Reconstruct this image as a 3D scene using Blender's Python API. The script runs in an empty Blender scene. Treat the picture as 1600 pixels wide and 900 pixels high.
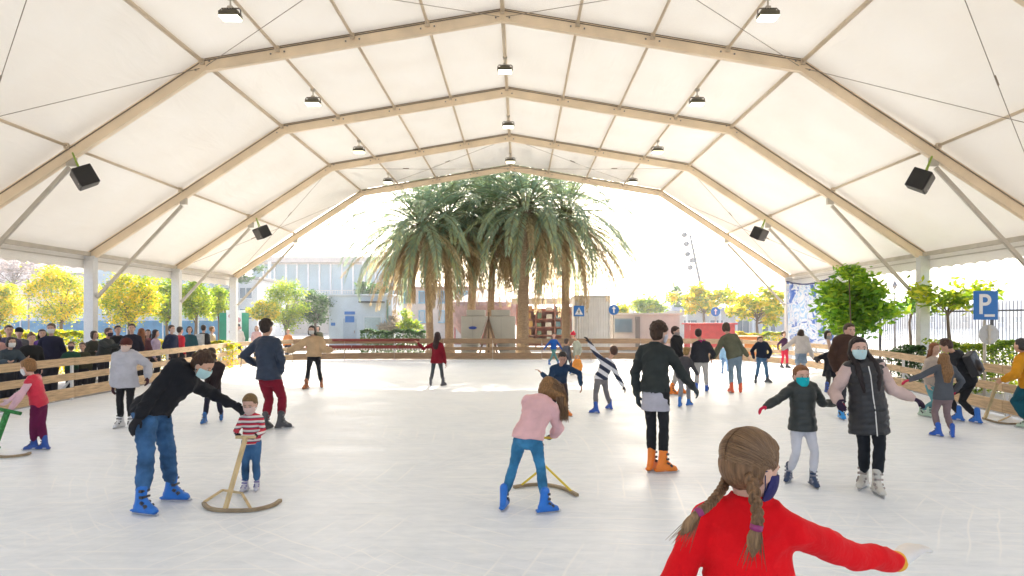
SUN_EL, SUN_AZ, SUN, SKY, EXPO, TRANSL, HAZE = 33, 3, 4.6, .15, 1.84, .088, .0020
import bpy, bmesh, math, random
import numpy as np
from mathutils import Vector, Matrix, Quaternion
random.seed(7); np.random.seed(7)
C = bpy.context.scene.collection
R = math.radians
CX, CY, F, CH = 812.0, 500.0, 1000.0, 1.85      # vanishing point of the photo, focal length in px, eye height

def W(px, py, d):
    return Vector(((px-CX)/F*d, d, CH-(py-CY)/F*d))
def G(px, py):                                   # point on the ice seen at (px,py)
    d = CH*F/(py-CY)
    return Vector(((px-CX)/F*d, d, 0))

# ------------------------------------------------------------------ materials
_M = {}
def nodes(name):
    m = bpy.data.materials.new(name); m.use_nodes = True
    nt = m.node_tree; b = nt.nodes['Principled BSDF']
    return m, nt, b
def N(nt, t, **kw):
    n = nt.nodes.new(t)
    for k, v in kw.items(): setattr(n, k, v)
    return n
def ramp(nt, stops):
    r = nt.nodes.new('ShaderNodeValToRGB')
    el = r.color_ramp.elements
    while len(el) < len(stops): el.new(0.5)
    for e, (p, c) in zip(el, stops): e.position = p; e.color = (*c, 1)
    return r
def coords(nt, scale=(1,1,1)):
    tc = N(nt, 'ShaderNodeTexCoord'); mp = N(nt, 'ShaderNodeMapping')
    mp.inputs['Scale'].default_value = scale
    nt.links.new(tc.outputs['Object'], mp.inputs['Vector'])
    return mp.outputs['Vector']
def sc(c, k): return tuple(min(1, max(0, v*k)) for v in c)
def mat(name, col, rough=.6, var=.15, scale=8, bump=0, bscale=60, metal=0, stretch=(1,1,1), spec=.5, trans=0, coat=0, sheen=0):
    key = (name, col)
    if key in _M: return _M[key]
    m, nt, b = nodes(name)
    v = coords(nt, stretch)
    n = N(nt, 'ShaderNodeTexNoise'); n.inputs['Scale'].default_value = scale; n.inputs['Detail'].default_value = 6
    nt.links.new(v, n.inputs['Vector'])
    r = ramp(nt, [(.28, sc(col, 1-var)), (.72, sc(col, 1+var))])
    nt.links.new(n.outputs['Fac'], r.inputs['Fac']); nt.links.new(r.outputs['Color'], b.inputs['Base Color'])
    b.inputs['Roughness'].default_value = rough; b.inputs['Metallic'].default_value = metal
    b.inputs['Specular IOR Level'].default_value = spec
    b.inputs['Coat Weight'].default_value = coat
    b.inputs['Sheen Weight'].default_value = sheen
    if bump:
        n2 = N(nt, 'ShaderNodeTexNoise'); n2.inputs['Scale'].default_value = bscale; n2.inputs['Detail'].default_value = 4
        nt.links.new(v, n2.inputs['Vector'])
        bp = N(nt, 'ShaderNodeBump'); bp.inputs['Strength'].default_value = bump; bp.inputs['Distance'].default_value = .01
        nt.links.new(n2.outputs['Fac'], bp.inputs['Height']); nt.links.new(bp.outputs['Normal'], b.inputs['Normal'])
    if trans:
        tr = N(nt, 'ShaderNodeBsdfTranslucent'); mx = N(nt, 'ShaderNodeMixShader'); mx.inputs[0].default_value = trans
        nt.links.new(r.outputs['Color'], tr.inputs['Color'])
        nt.links.new(b.outputs[0], mx.inputs[1]); nt.links.new(tr.outputs[0], mx.inputs[2])
        nt.links.new(mx.outputs[0], nt.nodes['Material Output'].inputs['Surface'])
    _M[key] = m
    return m
def cloth(c): return mat('cloth', c, .85, .16, 5, .35, 90, sheen=.04, spec=.15)
def nylon(c): return mat('nylon', c, .42, .15, 6, .3, 30, spec=.4)
def denim(c): return mat('denim', c, .85, .55, 5.5, .5, 150, spec=.2)
def skinm(c=(.62,.36,.25)): return mat('skin', c, .5, .08, 12, .1, 90, spec=.35)
def hairm(c): return mat('hair', c, .5, .5, 60, .5, 120, stretch=(2,2,.25), spec=.3)
def plastic(c): return mat('plastic', c, .38, .08, 10, 0, spec=.5)
def metalm(c=(.6,.6,.62), r=.35): return mat('metal', c, r, .08, 10, 0, metal=.9)
def stripes(name, c1, c2, period, duty=.5, c3=None, tilt=(0,0,1), off=0):
    m, nt, b = nodes(name)
    tc = N(nt, 'ShaderNodeTexCoord'); dp = N(nt, 'ShaderNodeVectorMath', operation='DOT_PRODUCT')
    dp.inputs[1].default_value = tilt; nt.links.new(tc.outputs['Object'], dp.inputs[0])
    a = N(nt, 'ShaderNodeMath', operation='MULTIPLY_ADD'); a.inputs[1].default_value = 1/period; a.inputs[2].default_value = off+10
    nt.links.new(dp.outputs['Value'], a.inputs[0])
    f = N(nt, 'ShaderNodeMath', operation='FRACT'); nt.links.new(a.outputs[0], f.inputs[0])
    r = ramp(nt, [(0, c1), (duty, c2)] + ([(.85, c3)] if c3 else [])); r.color_ramp.interpolation = 'CONSTANT'
    nt.links.new(f.outputs[0], r.inputs['Fac']); nt.links.new(r.outputs['Color'], b.inputs['Base Color'])
    b.inputs['Roughness'].default_value = .9
    return m
def leafmat(name, stops, trans=.45, rough=.5):
    if name in _M: return _M[name]
    m, nt, b = nodes(name)
    g = N(nt, 'ShaderNodeNewGeometry')
    v = coords(nt); n = N(nt, 'ShaderNodeTexNoise'); n.inputs['Scale'].default_value = 1.1; n.inputs['Detail'].default_value = 2
    nt.links.new(v, n.inputs['Vector'])
    ma = N(nt, 'ShaderNodeMath', operation='MULTIPLY_ADD'); ma.inputs[1].default_value = .55
    ad = N(nt, 'ShaderNodeMath', operation='MULTIPLY_ADD'); ad.inputs[1].default_value = 1.5; ad.inputs[2].default_value = -.5
    nt.links.new(n.outputs['Fac'], ad.inputs[0])
    nt.links.new(g.outputs['Random Per Island'], ma.inputs[0]); 
    hf = N(nt, 'ShaderNodeMath', operation='MULTIPLY'); hf.inputs[1].default_value = .65; nt.links.new(ad.outputs[0], hf.inputs[0])
    nt.links.new(hf.outputs[0], ma.inputs[2])
    r = ramp(nt, stops); nt.links.new(ma.outputs[0], r.inputs['Fac'])
    nt.links.new(r.outputs['Color'], b.inputs['Base Color']); b.inputs['Roughness'].default_value = rough
    tr = N(nt, 'ShaderNodeBsdfTranslucent'); mx = N(nt, 'ShaderNodeMixShader'); mx.inputs[0].default_value = trans
    nt.links.new(r.outputs['Color'], tr.inputs['Color'])
    nt.links.new(b.outputs[0], mx.inputs[1]); nt.links.new(tr.outputs[0], mx.inputs[2])
    nt.links.new(mx.outputs[0], nt.nodes['Material Output'].inputs['Surface'])
    _M[name] = m
    return m

# ------------------------------------------------------------------ mesh builder
class MB:
    def __init__(s): s.v = []; s.f = []; s.mi = []; s.cur = 0
    def add(s, vs, fs):
        o = len(s.v); s.v += [tuple(v) for v in vs]; s.f += [tuple(i+o for i in f) for f in fs]; s.mi += [s.cur]*len(fs)
    def box(s, c, size, rot=None, taper=1):
        hx, hy, hz = [k/2 for k in size]; vs = []
        for z in (-hz, hz):
            t = taper if z > 0 else 1
            for x, y in ((-hx,-hy),(hx,-hy),(hx,hy),(-hx,hy)): vs.append(Vector((x*t, y*t, z)))
        if rot is not None: vs = [rot @ v for v in vs]
        c = Vector(c); vs = [v+c for v in vs]
        s.add(vs, [(3,2,1,0),(4,5,6,7),(0,1,5,4),(1,2,6,5),(2,3,7,6),(3,0,4,7)])
    def beam(s, a, b, w, h, up=(0,0,1)):           # rectangular bar from a to b
        a = Vector(a); b = Vector(b); t = (b-a).normalized(); up = Vector(up)
        x = t.cross(up)
        if x.length < 1e-4: x = t.cross(Vector((1,0,0)))
        x.normalize(); y = x.cross(t).normalized()
        vs = []
        for p in (a, b):
            for i, j in ((-1,-1),(1,-1),(1,1),(-1,1)): vs.append(p + x*(i*w/2) + y*(j*h/2))
        s.add(vs, [(3,2,1,0),(4,5,6,7),(0,1,5,4),(1,2,6,5),(2,3,7,6),(3,0,4,7)])
    def loft(s, pts, ra, rb=None, A=(1,0,0), n=12, cap=True):
        rb = rb or ra; pts = [Vector(p) for p in pts]; A = Vector(A); m = len(pts)
        P, RA, RB = [], [], []
        T = []
        for i in range(m):
            t = pts[min(i+1, m-1)] - pts[max(i-1, 0)]
            if t.length < 1e-6: t = Vector((0,0,1))
            T.append(t.normalized())
        rings = []
        if cap:
            for q in (.97, .8, .45):
                c = math.sqrt(1-q*q); e = min(ra[0], rb[0])
                rings.append((pts[0]-T[0]*e*q, ra[0]*c, rb[0]*c, T[0]))
        for i in range(m): rings.append((pts[i], ra[i], rb[i], T[i]))
        if cap:
            for q in (.45, .8, .97):
                c = math.sqrt(1-q*q); e = min(ra[-1], rb[-1])
                rings.append((pts[-1]+T[-1]*e*q, ra[-1]*c, rb[-1]*c, T[-1]))
        vs = []; lastA = A
        for p, a, b, t in rings:
            Bv = t.cross(lastA)
            if Bv.length < 1e-3: Bv = t.orthogonal()
            Bv.normalize(); Av = Bv.cross(t).normalized(); lastA = Av if A.length == 0 else A
            for k in range(n):
                th = 2*math.pi*k/n
                vs.append(p + Av*(a*math.cos(th)) + Bv*(b*math.sin(th)))
        fs = []
        for i in range(len(rings)-1):
            for k in range(n):
                k2 = (k+1) % n
                fs.append((i*n+k, i*n+k2, (i+1)*n+k2, (i+1)*n+k))
        fs.append(tuple(range(n-1, -1, -1))); L = (len(rings)-1)*n; fs.append(tuple(L+k for k in range(n)))
        s.add(vs, fs)
    def tube(s, pts, r, n=8):
        if not isinstance(r, (list, tuple)): r = [r]*len(pts)
        pts = [Vector(p) for p in pts]; m = len(pts); vs = []; fs = []
        ref = None
        for i in range(m):
            t = (pts[min(i+1, m-1)] - pts[max(i-1, 0)]).normalized()
            if ref is None: ref = t.orthogonal().normalized()
            x = (ref - t*ref.dot(t)).normalized(); ref = x; y = t.cross(x)
            for k in range(n):
                th = 2*math.pi*k/n; vs.append(pts[i] + x*(r[i]*math.cos(th)) + y*(r[i]*math.sin(th)))
        for i in range(m-1):
            for k in range(n):
                k2 = (k+1) % n; fs.append((i*n+k, i*n+k2, (i+1)*n+k2, (i+1)*n+k))
        fs.append(tuple(range(n-1,-1,-1))); fs.append(tuple((m-1)*n+k for k in range(n)))
        s.add(vs, fs)
    def ell(s, c, r, M3=None, nu=14, nv=9):
        c = Vector(c); vs = [Vector((0,0,-r[2]))]; fs = []
        for j in range(1, nv):
            ph = -math.pi/2 + math.pi*j/nv
            for k in range(nu):
                th = 2*math.pi*k/nu
                vs.append(Vector((r[0]*math.cos(ph)*math.cos(th), r[1]*math.cos(ph)*math.sin(th), r[2]*math.sin(ph))))
        vs.append(Vector((0,0,r[2])))
        for k in range(nu):
            k2 = (k+1) % nu
            fs.append((0, 1+k2, 1+k)); L = len(vs)-1; b = 1+(nv-2)*nu; fs.append((L, b+k, b+k2))
            for j in range(nv-2): fs.append((1+j*nu+k, 1+j*nu+k2, 1+(j+1)*nu+k2, 1+(j+1)*nu+k))
        if M3 is not None: vs = [M3 @ v for v in vs]
        s.add([v+c for v in vs], fs)
    def prism(s, poly, z0, z1, M4=None):            # poly in xy
        n = len(poly); vs = [Vector((x, y, z0)) for x, y in poly] + [Vector((x, y, z1)) for x, y in poly]
        if M4 is not None: vs = [M4 @ v for v in vs]
        s.add(vs, [tuple(range(n-1,-1,-1)), tuple(range(n, 2*n))] + [(i, (i+1)%n, n+(i+1)%n, n+i) for i in range(n)])
    def mesh(s, name, smooth=False):
        me = bpy.data.meshes.new(name); me.from_pydata(s.v, [], s.f)
        if any(s.mi): me.polygons.foreach_set('material_index', s.mi)
        if smooth: me.polygons.foreach_set('use_smooth', [True]*len(s.f))
        me.update(); return me
    def build(s, name, m, parent=None, smooth=False, loc=None, rot=None):
        me = s.mesh(name, smooth); o = bpy.data.objects.new(name, me); C.objects.link(o)
        for mm in (m if isinstance(m, (list, tuple)) else [m]): me.materials.append(mm)
        if parent: o.parent = parent
        if loc is not None: o.location = loc
        if rot is not None: o.rotation_euler = rot
        return o

def tag(o, label=None, cat=None, group=None, kind=None):
    if label: o['label'] = label
    if cat: o['category'] = cat
    if group: o['group'] = group
    if kind: o['kind'] = kind
    return o
def thing(name, loc, label, cat, group=None, rz=0):
    o = bpy.data.objects.new(name, None); C.objects.link(o); o.location = loc; o.rotation_euler = (0,0,rz)
    o.empty_display_size = .1
    return tag(o, label, cat, group)
def children(o): return [c for c in bpy.data.objects if c.parent == o]
def copy_tree(o, parent=None):
    kids = list(o.children); c = o.copy(); C.objects.link(c); c.parent = parent
    for k in kids: copy_tree(k, c)
    return c
def bevel(o, w=.01, seg=2):
    me = o.data; bm = bmesh.new(); bm.from_mesh(me)
    bmesh.ops.bevel(bm, geom=list(bm.edges), offset=w, segments=seg, profile=.5, affect='EDGES', clamp_overlap=True)
    bm.to_mesh(me); bm.free(); return o

# remeshed organic parts, baked at the end
PENDING = []
def organic(mb, name, m, parent, voxel, smooth=3, noise=0, nscale=12, quilt=None, strand=0):
    o = mb.build(name, m, parent, True)
    md = o.modifiers.new('r', 'REMESH'); md.mode = 'VOXEL'; md.voxel_size = voxel; md.use_smooth_shade = True
    sm = o.modifiers.new('s', 'SMOOTH'); sm.iterations = smooth; sm.factor = .5
    PENDING.append((o, noise, nscale, quilt, strand)); return o
def vnoise(p, s, seed=0):
    x, y, z = (p*s).T
    return (np.sin(x+1.7*np.sin(y*1.1+seed)+.6*z)+np.sin(1.3*y+1.9*np.sin(z*.9+seed*2)+.5*x)+np.sin(1.1*z+1.5*np.sin(x*1.2-seed)+.7*y)
            + .5*np.sin(2.3*x+1.1*y-1.7*z+seed) + .5*np.sin(-1.9*x+2.1*y+2.5*z+2*seed))/4
def bake():
    bpy.context.view_layer.update(); dg = bpy.context.evaluated_depsgraph_get()
    for i, (o, noise, ns, quilt, strand) in enumerate(PENDING):
        ev = o.evaluated_get(dg); me = bpy.data.meshes.new_from_object(ev, depsgraph=dg)
        n = len(me.vertices)
        if n == 0: print('EMPTY', o.name); continue
        co = np.empty(n*3); me.vertices.foreach_get('co', co); co = co.reshape(-1, 3)
        no = np.empty(n*3); me.vertices.foreach_get('normal', no); no = no.reshape(-1, 3)
        d = np.zeros(n)
        if noise:
            p = co.copy(); p[:, 2] *= 1.9
            a = 1-np.abs(vnoise(p, ns, i)); d += noise*(a*a*1.6-.7) + .35*noise*vnoise(co, ns*3.1, i+5)
        if quilt:
            per, amp, ax = quilt; t = co @ np.array(ax)
            d += amp*(np.abs(np.sin(math.pi*t/per))**.55-.6)
        if strand:
            p = co.copy(); p[:, 2] *= .22; d += strand*(vnoise(p, 85, i) + .6*vnoise(p, 190, i+3))
        co += no*d[:, None]; me.vertices.foreach_set('co', co.ravel())
        me.polygons.foreach_set('use_smooth', [True]*len(me.polygons)); me.update()
        o.modifiers.clear(); old = o.data; o.data = me
        if old.users == 0: bpy.data.meshes.remove(old)
    print('baked', len(PENDING), sum(len(x[0].data.polygons) for x in PENDING))
# ------------------------------------------------------------------ people
SK = {}
def skate_meshes(col, laces=(.05,.05,.06), holder=None):
    key = col
    if key in SK: return SK[key]
    b = MB()                                       # boot, ankle at the origin, toe towards +Y, ice at z=-.125
    b.loft([(0,.006,.150),(0,.0,.09),(0,-.010,.02),(0,-.03,-.05)], [.051,.049,.045,.043], [.060,.058,.058,.056])
    b.loft([(0,-.05,-.048),(0,.02,-.036),(0,.09,-.050),(0,.155,-.064)], [.041,.044,.049,.044], [.042,.050,.038,.026])
    b.loft([(0,.015,.05),(0,.055,.0),(0,.11,-.04)], [.036,.038,.036], [.03,.03,.022])
    b.box((0,.035,-.082), (.078,.295,.018))
    boot = b
    s = MB()
    s.box((0,-.05,-.098), (.030,.10,.018), taper=1.3); s.box((0,.12,-.098), (.030,.11,.018), taper=1.3); s.box((0,.035,-.105), (.014,.24,.008))
    bl = MB(); bl.prism([(-.12,-.106),(.19,-.106),(.215,-.094),(.222,-.112),(.19,-.125),(-.11,-.125)], -.003, .003, Matrix(((0,0,1,0),(1,0,0,0),(0,1,0,0),(0,0,0,1))))
    k = MB()
    for z, y, a in ((.115,.052,0),(.055,.056,0),(.0,.064,.5),(-.03,.105,.9)):
        rot = Matrix.Rotation(-a, 3, 'X')
        k.box((0,y-.006,z), (.098,.022,.020), rot); k.box((.045,y-.012,z), (.018,.034,.026), rot)
    t = MB(); t.box((-.0402,-.02,-.082), (.004,.075,.016))
    SK[key] = (boot, s, bl, k, t, laces, holder)
    return SK[key]
def add_skate(par, ankle, toe, k, col, laces=(.05,.05,.06), voxel=.01, pitch=0, detail=True):
    boot, s, bl, kk, t, laces_, holder = skate_meshes(col, laces)
    o = bpy.data.objects.new('skate', None)
    key = ('sk', col, voxel)
    if key not in SK:
        tmp = organic(boot, 'skate', plastic(col), None, voxel, 2)
        SK[key] = tmp; ob = tmp
        for nm, mb, mm in (('sole_holder', s, plastic(sc(col,.8))), ('blade', bl, metalm()), ('buckle', kk, plastic(laces)), ('label_patch', t, plastic((.7,.7,.7)))):
            if detail: mb.build(nm, mm, ob)
    else:
        ob = copy_tree(SK[key]); SKC.append((ob, SK[key]))
    ob.parent = par; ob.location = ankle; ob.scale = (k,k,k)
    ob.rotation_euler = Vector((math.sin(toe), math.cos(toe), 0)).to_track_quat('Y','Z').to_euler()
    if pitch: ob.rotation_euler = (Vector((math.sin(toe), math.cos(toe), 0)).to_track_quat('Y','Z') @ Quaternion((1,0,0), pitch)).to_euler()
    return ob
SKC = []

def ik(a, b, l1, l2, pole):
    v = b-a; d = v.length; mx = (l1+l2)*.997
    if d > mx*1.12: b = a + v*(mx*1.12/d); d = mx*1.12
    if d > mx: s = d/mx; l1 *= s; l2 *= s
    v = (b-a); d = max(v.length, 1e-4); u = v/d
    x = (l1*l1-l2*l2+d*d)/(2*d); h = math.sqrt(max(0, l1*l1-x*x))
    p = pole - u*pole.dot(u)
    if p.length < 1e-4: p = u.orthogonal()
    return a + u*x + p.normalized()*h, b

def hand_geo(mb, w, dirn, lat, H, k=1.0, curl=.5, side=1):
    """palm with four unequal bent fingers and a thumb; lat = across the knuckles towards the thumb"""
    d = dirn.normalized(); lat = (lat - d*lat.dot(d)).normalized(); nrm = d.cross(lat)*side
    L = .105*H
    mb.loft([w-d*.01*H, w+d*L*.25, w+d*L*.5], [.0135*H*k,.020*H*k,.023*H*k], [.011*H*k,.0105*H*k,.0085*H*k], A=lat)
    for i, (off, ln) in enumerate(((.75,.80),(.25,.95),(-.27,.88),(-.78,.66))):
        base = w + d*L*.48 + lat*(off*.021*H*k); p = base; dd = d.copy(); pts = [p - d*.01*H, p]
        a = curl*(.55 + .12*i)
        for seg in (.42, .32, .26):
            dd = (dd*math.cos(a) + nrm*math.sin(a)); dd.normalize(); nrm2 = nrm
            p = p + dd*(L*.5*ln*seg*1.15); pts.append(p)
            a = curl*.7
        mb.loft(pts, [.0052*H*k,.0055*H*k,.0051*H*k,.0046*H*k,.0040*H*k], A=lat, n=8)
    tb = w + d*L*.12 + lat*.014*H*k; td = (d*.75 + lat*.75 + nrm*.35).normalized(); td2 = (d*.95+lat*.2+nrm*.4).normalized()
    mb.loft([tb-lat*.006*H, tb, tb+td*L*.24, tb+td*L*.24+td2*L*.2], [.0075*H*k,.0075*H*k,.0062*H*k,.005*H*k], A=lat, n=8)

def person(label, H, yaw, fR, fL, hip=None, neck=None, head=None, hR=None, hL=None, toe=(12,-12), look=(0,0), lean=(0,0),
           skin=(.62,.36,.25), hair=('short',(.03,.02,.015)), top=None, legs=None, skate=None, gloves=None, mask=None, hs=1.0,
           kneepole=None, elbow=None, extra=None, group=None, wide=1.0, shoes=None, foot_pitch=(0,0), curl=.55, hat=None, hoist=0, roll=0, gk=1.22, hup=0,bend=.993):
    yaw = R(yaw); f = Vector((math.sin(yaw), math.cos(yaw), 0)); r = Vector((f.y, -f.x, 0)); UP = Vector((0,0,1))
    k = H/1.7
    def foot(q):
        return G(*q[:2]) if len(q) == 2 else Vector(q[1:]) if q[0] == 'w' else G(*q[:2])+Vector((0,0,q[2]))
    gR, gL = foot(fR), foot(fL)
    base = (gR+gL)/2; D = base.y; base.z = 0 if min(gR.z, gL.z) > -.01 else min(gR.z, gL.z)
    ah = .1185*k if skate else .055*k
    aR = gR + UP*ah; aL = gL + UP*ah
    def wp(q, ref):
        if q is None: return None
        if q[0] == 'b': return ref + (r*q[1] + f*q[2] + UP*q[3])*H
        if q[0] == 'w': return Vector(q[1:])
        return W(q[0], q[1], D + (q[2] if len(q) > 2 else 0))
    l1, l2 = .245*H, .235*H
    mid = (aR+aL)/2
    if hip: hipc = wp(hip, base)
    else:
        half = (aR-aL).length/2; hh = math.sqrt(max(.01, ((l1+l2)*bend)**2-max(0, half-.05*H)**2)); hipc = Vector((mid.x, mid.y, max(aR.z,aL.z)*.5+min(aR.z,aL.z)*.5+hh))
    if neck: nk = wp(neck, base)
    else:
        a, s = R(lean[0]), R(lean[1])
        nk = hipc + (UP*math.cos(a)*math.cos(s) + f*math.sin(a) + r*math.sin(s))*.30*H
    sp = (nk-hipc); u = sp.normalized()
    rr = (f.cross(u)).normalized()*1.0                # shoulder axis, towards the person's right
    if rr.dot(r) < 0: rr = -rr
    if roll: rr = (Matrix.Rotation(R(roll), 3, u) @ rr)
    fb = u.cross(rr).normalized()                     # chest direction
    if fb.dot(f) < 0 and abs(fb.z) < .9: fb = -fb
    hy, hp = R(look[0]), R(look[1])
    hf = (f*math.cos(hy) + r*math.sin(hy)); hf = (hf*math.cos(hp) + UP*math.sin(hp)).normalized()
    hr = hf.cross(UP).normalized(); hu = hr.cross(hf).normalized()
    HH = .149*H*hs*(1+max(0, 1.62-H)*.30)
    if head: hc = wp(head, base)
    else: hc = nk + u*(.035*H) + (UP*.6+u*.4).normalized()*(HH*.55) + hf*.012*H
    sw = .097*H*wide
    sR = nk - u*.050*H + rr*sw; sL = nk - u*.050*H - rr*sw
    wR = wp(hR, sR) if hR else sR + r*.03*H - UP*.305*H + f*.03*H
    wL = wp(hL, sL) if hL else sL - r*.03*H - UP*.305*H + f*.03*H
    ep = elbow or (None, None)
    def pole(i, sgn): 
        if ep[i]: q = ep[i]; return r*q[0]+f*q[1]+UP*q[2]
        return -f*.7 + r*sgn*.5 - UP*.4
    eR, wR = ik(sR, wR, .172*H, .155*H, pole(0, 1)); eL, wL = ik(sL, wL, .172*H, .155*H, pole(1, -1))
    jR = hipc + r*.050*H*wide; jL = hipc - r*.050*H*wide
    kp = kneepole or (None, None)
    kR, aR2 = ik(jR, aR, l1, l2, Vector(kp[0]) if kp[0] else f + r*.04); kL, aL2 = ik(jL, aL, l1, l2, Vector(kp[1]) if kp[1] else f - r*.04)
    root = thing('person', base, label, 'person', group)
    o = lambda p: p - base
    near = D < 4; vb, vc = (.0065,.008) if near else (.0085,.0105) if D < 9 else (.012,.015) if D < 14 else (.017,.02)
    vb *= max(.75, min(1, H/1.5))
    # ---- body, one continuous mesh
    b = MB()
    T = lambda t, q=0: o(hipc + sp*t + fb*q*H)
    bw = H*min(1, wide)*.93
    b.loft([T(-.05),T(.1),T(.4),T(.72),T(.92)], [.075*bw,.086*bw,.068*bw,.086*bw,.083*bw], [.055*bw,.062*bw,.05*bw,.056*bw,.038*bw], A=rr, n=16)
    for s_, e_, w_ in ((sR,eR,wR),(sL,eL,wL)):
        b.loft([o(s_),o(s_.lerp(e_,.4)),o(e_),o(e_.lerp(w_,.35)),o(w_)], [.026*H,.024*H,.019*H,.0195*H,.0135*H], n=12)
    for j_, k_, a_, ty_ in ((jR,kR,aR2,toe[0]),(jL,kL,aL2,toe[1])):
        td_ = Vector((math.sin(yaw+R(ty_)), math.cos(yaw+R(ty_)), 0))
        b.loft([o(j_),o(j_.lerp(k_,.45)),o(k_),o(k_.lerp(a_,.35)),o(k_.lerp(a_,.6 if skate else 1))], [.044*H,.040*H,.028*H,.029*H,.020*H], n=12)
        if not skate: b.loft([o(a_), o(a_)-UP*.012*H, o(a_)+td_*.05*H-UP*.018*H], [.019*H,.014*H,.010*H], n=8)
    Mh = Matrix((hr, hf, hu)).transposed()            # head frame: x right, y forward, z up
    h = lambda x, y, z: o(hc) + Mh @ (Vector((x, y, z))*HH)
    rs = lambda *q: tuple(v*HH for v in q)
    b.loft([T(.90), T(1.0), h(0,-.10,-.18)], [.034*H,.027*H,.028*H], n=12)
    b.ell(h(0,-.06,.13), rs(.335,.40,.37), Mh); b.ell(h(0,.07,-.14), rs(.265,.285,.33), Mh)
    b.ell(h(0,.20,-.40), rs(.11,.10,.085), Mh); b.ell(h(0,.02,-.02), rs(.315,.31,.26), Mh)
    b.loft([h(0,.31,.03), h(0,.37,-.06), h(0,.41,-.12)], [.028*HH,.038*HH,.055*HH], A=hr, n=8)
    b.ell(h(.07,.33,-.125), rs(.03,.05,.035), Mh); b.ell(h(-.07,.33,-.125), rs(.03,.05,.035), Mh)
    b.ell(h(.12,.25,.075), rs(.11,.07,.035), Mh); b.ell(h(-.12,.25,.075), rs(.11,.07,.035), Mh)
    b.ell(h(.15,.22,-.11), rs(.10,.10,.09), Mh); b.ell(h(-.15,.22,-.11), rs(.10,.10,.09), Mh)
    b.ell(h(0,.325,-.235), rs(.10,.045,.022), Mh); b.ell(h(0,.32,-.275), rs(.085,.045,.024), Mh)
    for sg in (1,-1): b.ell(h(.325*sg,-.04,-.05), rs(.035,.085,.13), Mh)
    if not gloves:
        for w_, e_, sg in ((wR,eR,1),(wL,eL,-1)):
            hand_geo(b, o(w_), (w_-e_).normalized(), (f+UP*.15), H, 1, curl, -sg)
    organic(b, 'body', skinm(skin), root, vb, 2)
    # ---- face
    for sg in (1,-1):
        e = MB(); e.ell(h(.125*sg,.285,0), rs(.052,.040,.028), Mh, 10, 7)
        eo = e.build('eye', mat('eye_white', (.55,.52,.5), .25), root, True)
        p = MB(); p.ell(h(.125*sg,.312,0), rs(.026,.018,.026), Mh, 10, 7); p.build('iris', mat('iris', (.02,.012,.008), .15, .02), eo, True)
        q = MB(); q.loft([h(.055*sg,.325,.085), h(.12*sg,.325,.105), h(.195*sg,.285,.085)], [.010*HH,.015*HH,.008*HH], A=hu, n=6)
        q.build('eyebrow', hairm(hair[1]), root, True)
    if not mask:
        q = MB(); q.loft([h(-.085,.345,-.252), h(0,.372,-.25), h(.085,.345,-.252)], [.006*HH,.016*HH,.006*HH], A=hu, n=6)
        q.build('lips', mat('lips', (.42,.14,.12), .4), root, True)
    else:
        q = MB(); n1, n2 = 15, 9; vs = []
        for layer in (1.0, .93):
            for j in range(n2):
                tz = j/(n2-1); z = -.02-.43*tz
                bul = .345 + .055*math.sin(math.pi*min(1, tz*.9+.15)) 
                for i in range(n1):
                    a = (i/(n1-1)-.5)*2; th = a*R(86)
                    wx = .285*math.sin(th)*(1-.22*tz**2); wy = (.02+bul*math.cos(th)*(1-.16*tz**3)) 
                    if abs(a) < .25: wy += .035*(1-abs(a)/.25)*max(0, 1-tz*1.2)
                    vs.append(h(wx*layer*1.06, wy*layer+(.012), z + .05*abs(a)**2*(tz-.35)*1.4))
        fs = []; Ln = n1*n2
        for j in range(n2-1):
            for i in range(n1-1):
                a_ = j*n1+i; fs.append((a_,a_+1,a_+n1+1,a_+n1)); fs.append((Ln+a_+n1,Ln+a_+n1+1,Ln+a_+1,Ln+a_))
        for i in range(n1-1): fs.append((Ln+i,Ln+i+1,i+1,i)); a_ = (n2-1)*n1+i; fs.append((a_,a_+1,Ln+a_+1,Ln+a_))
        q.add(vs, fs); mk = q.build('face_mask', cloth(mask), root, True)
        if D < 9:
            lp = MB()
            for sg in (1,-1):
                lp.tube([h(.27*sg,.06,-.06), h(.33*sg,-.02,.02), h(.36*sg,-.10,.0)], .008*HH, 5)
                lp.tube([h(.24*sg,.06,-.36), h(.32*sg,-.02,-.22), h(.36*sg,-.10,-.05)], .008*HH, 5)
            lp.build('ear_loop', cloth(sc(mask,.6)), mk)
    # ---- hair
    st, hcol = hair; q = MB()
    if st != 'none':
        cap = .0 if not hat else -.03
        q.ell(h(0,-.115,.165), rs(.368+cap,.405+cap,.380+cap), Mh, 18, 12)
        q.ell(h(0,-.16,.0), rs(.36+cap,.34+cap,.34), Mh, 18, 12)
        if st in ('short','messy','bun','pony','bob','curly'): q.ell(h(0,-.22,-.16), rs(.26,.22,.2), Mh)
        q.ell(h(.0,.10,.33), rs(.27,.19,.15), Mh)
        rn = random.Random(int(abs(base.x)*100))
        if st in ('messy','curly'):
            for i in range(60 if st == 'messy' else 110):
                th = rn.uniform(-2.4, 2.4)+math.pi*1.5; ph = rn.uniform(.0, 1.5)
                v = Vector((math.cos(th)*math.cos(ph)*.37, math.sin(th)*math.cos(ph)*.40-.09, math.sin(ph)*.38+.16))
                if v.y > .15 and v.z < .30: continue
                q.ell(h(*v), rs(*([rn.uniform(.06,.12)]*3)), Mh, 8, 6)
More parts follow.
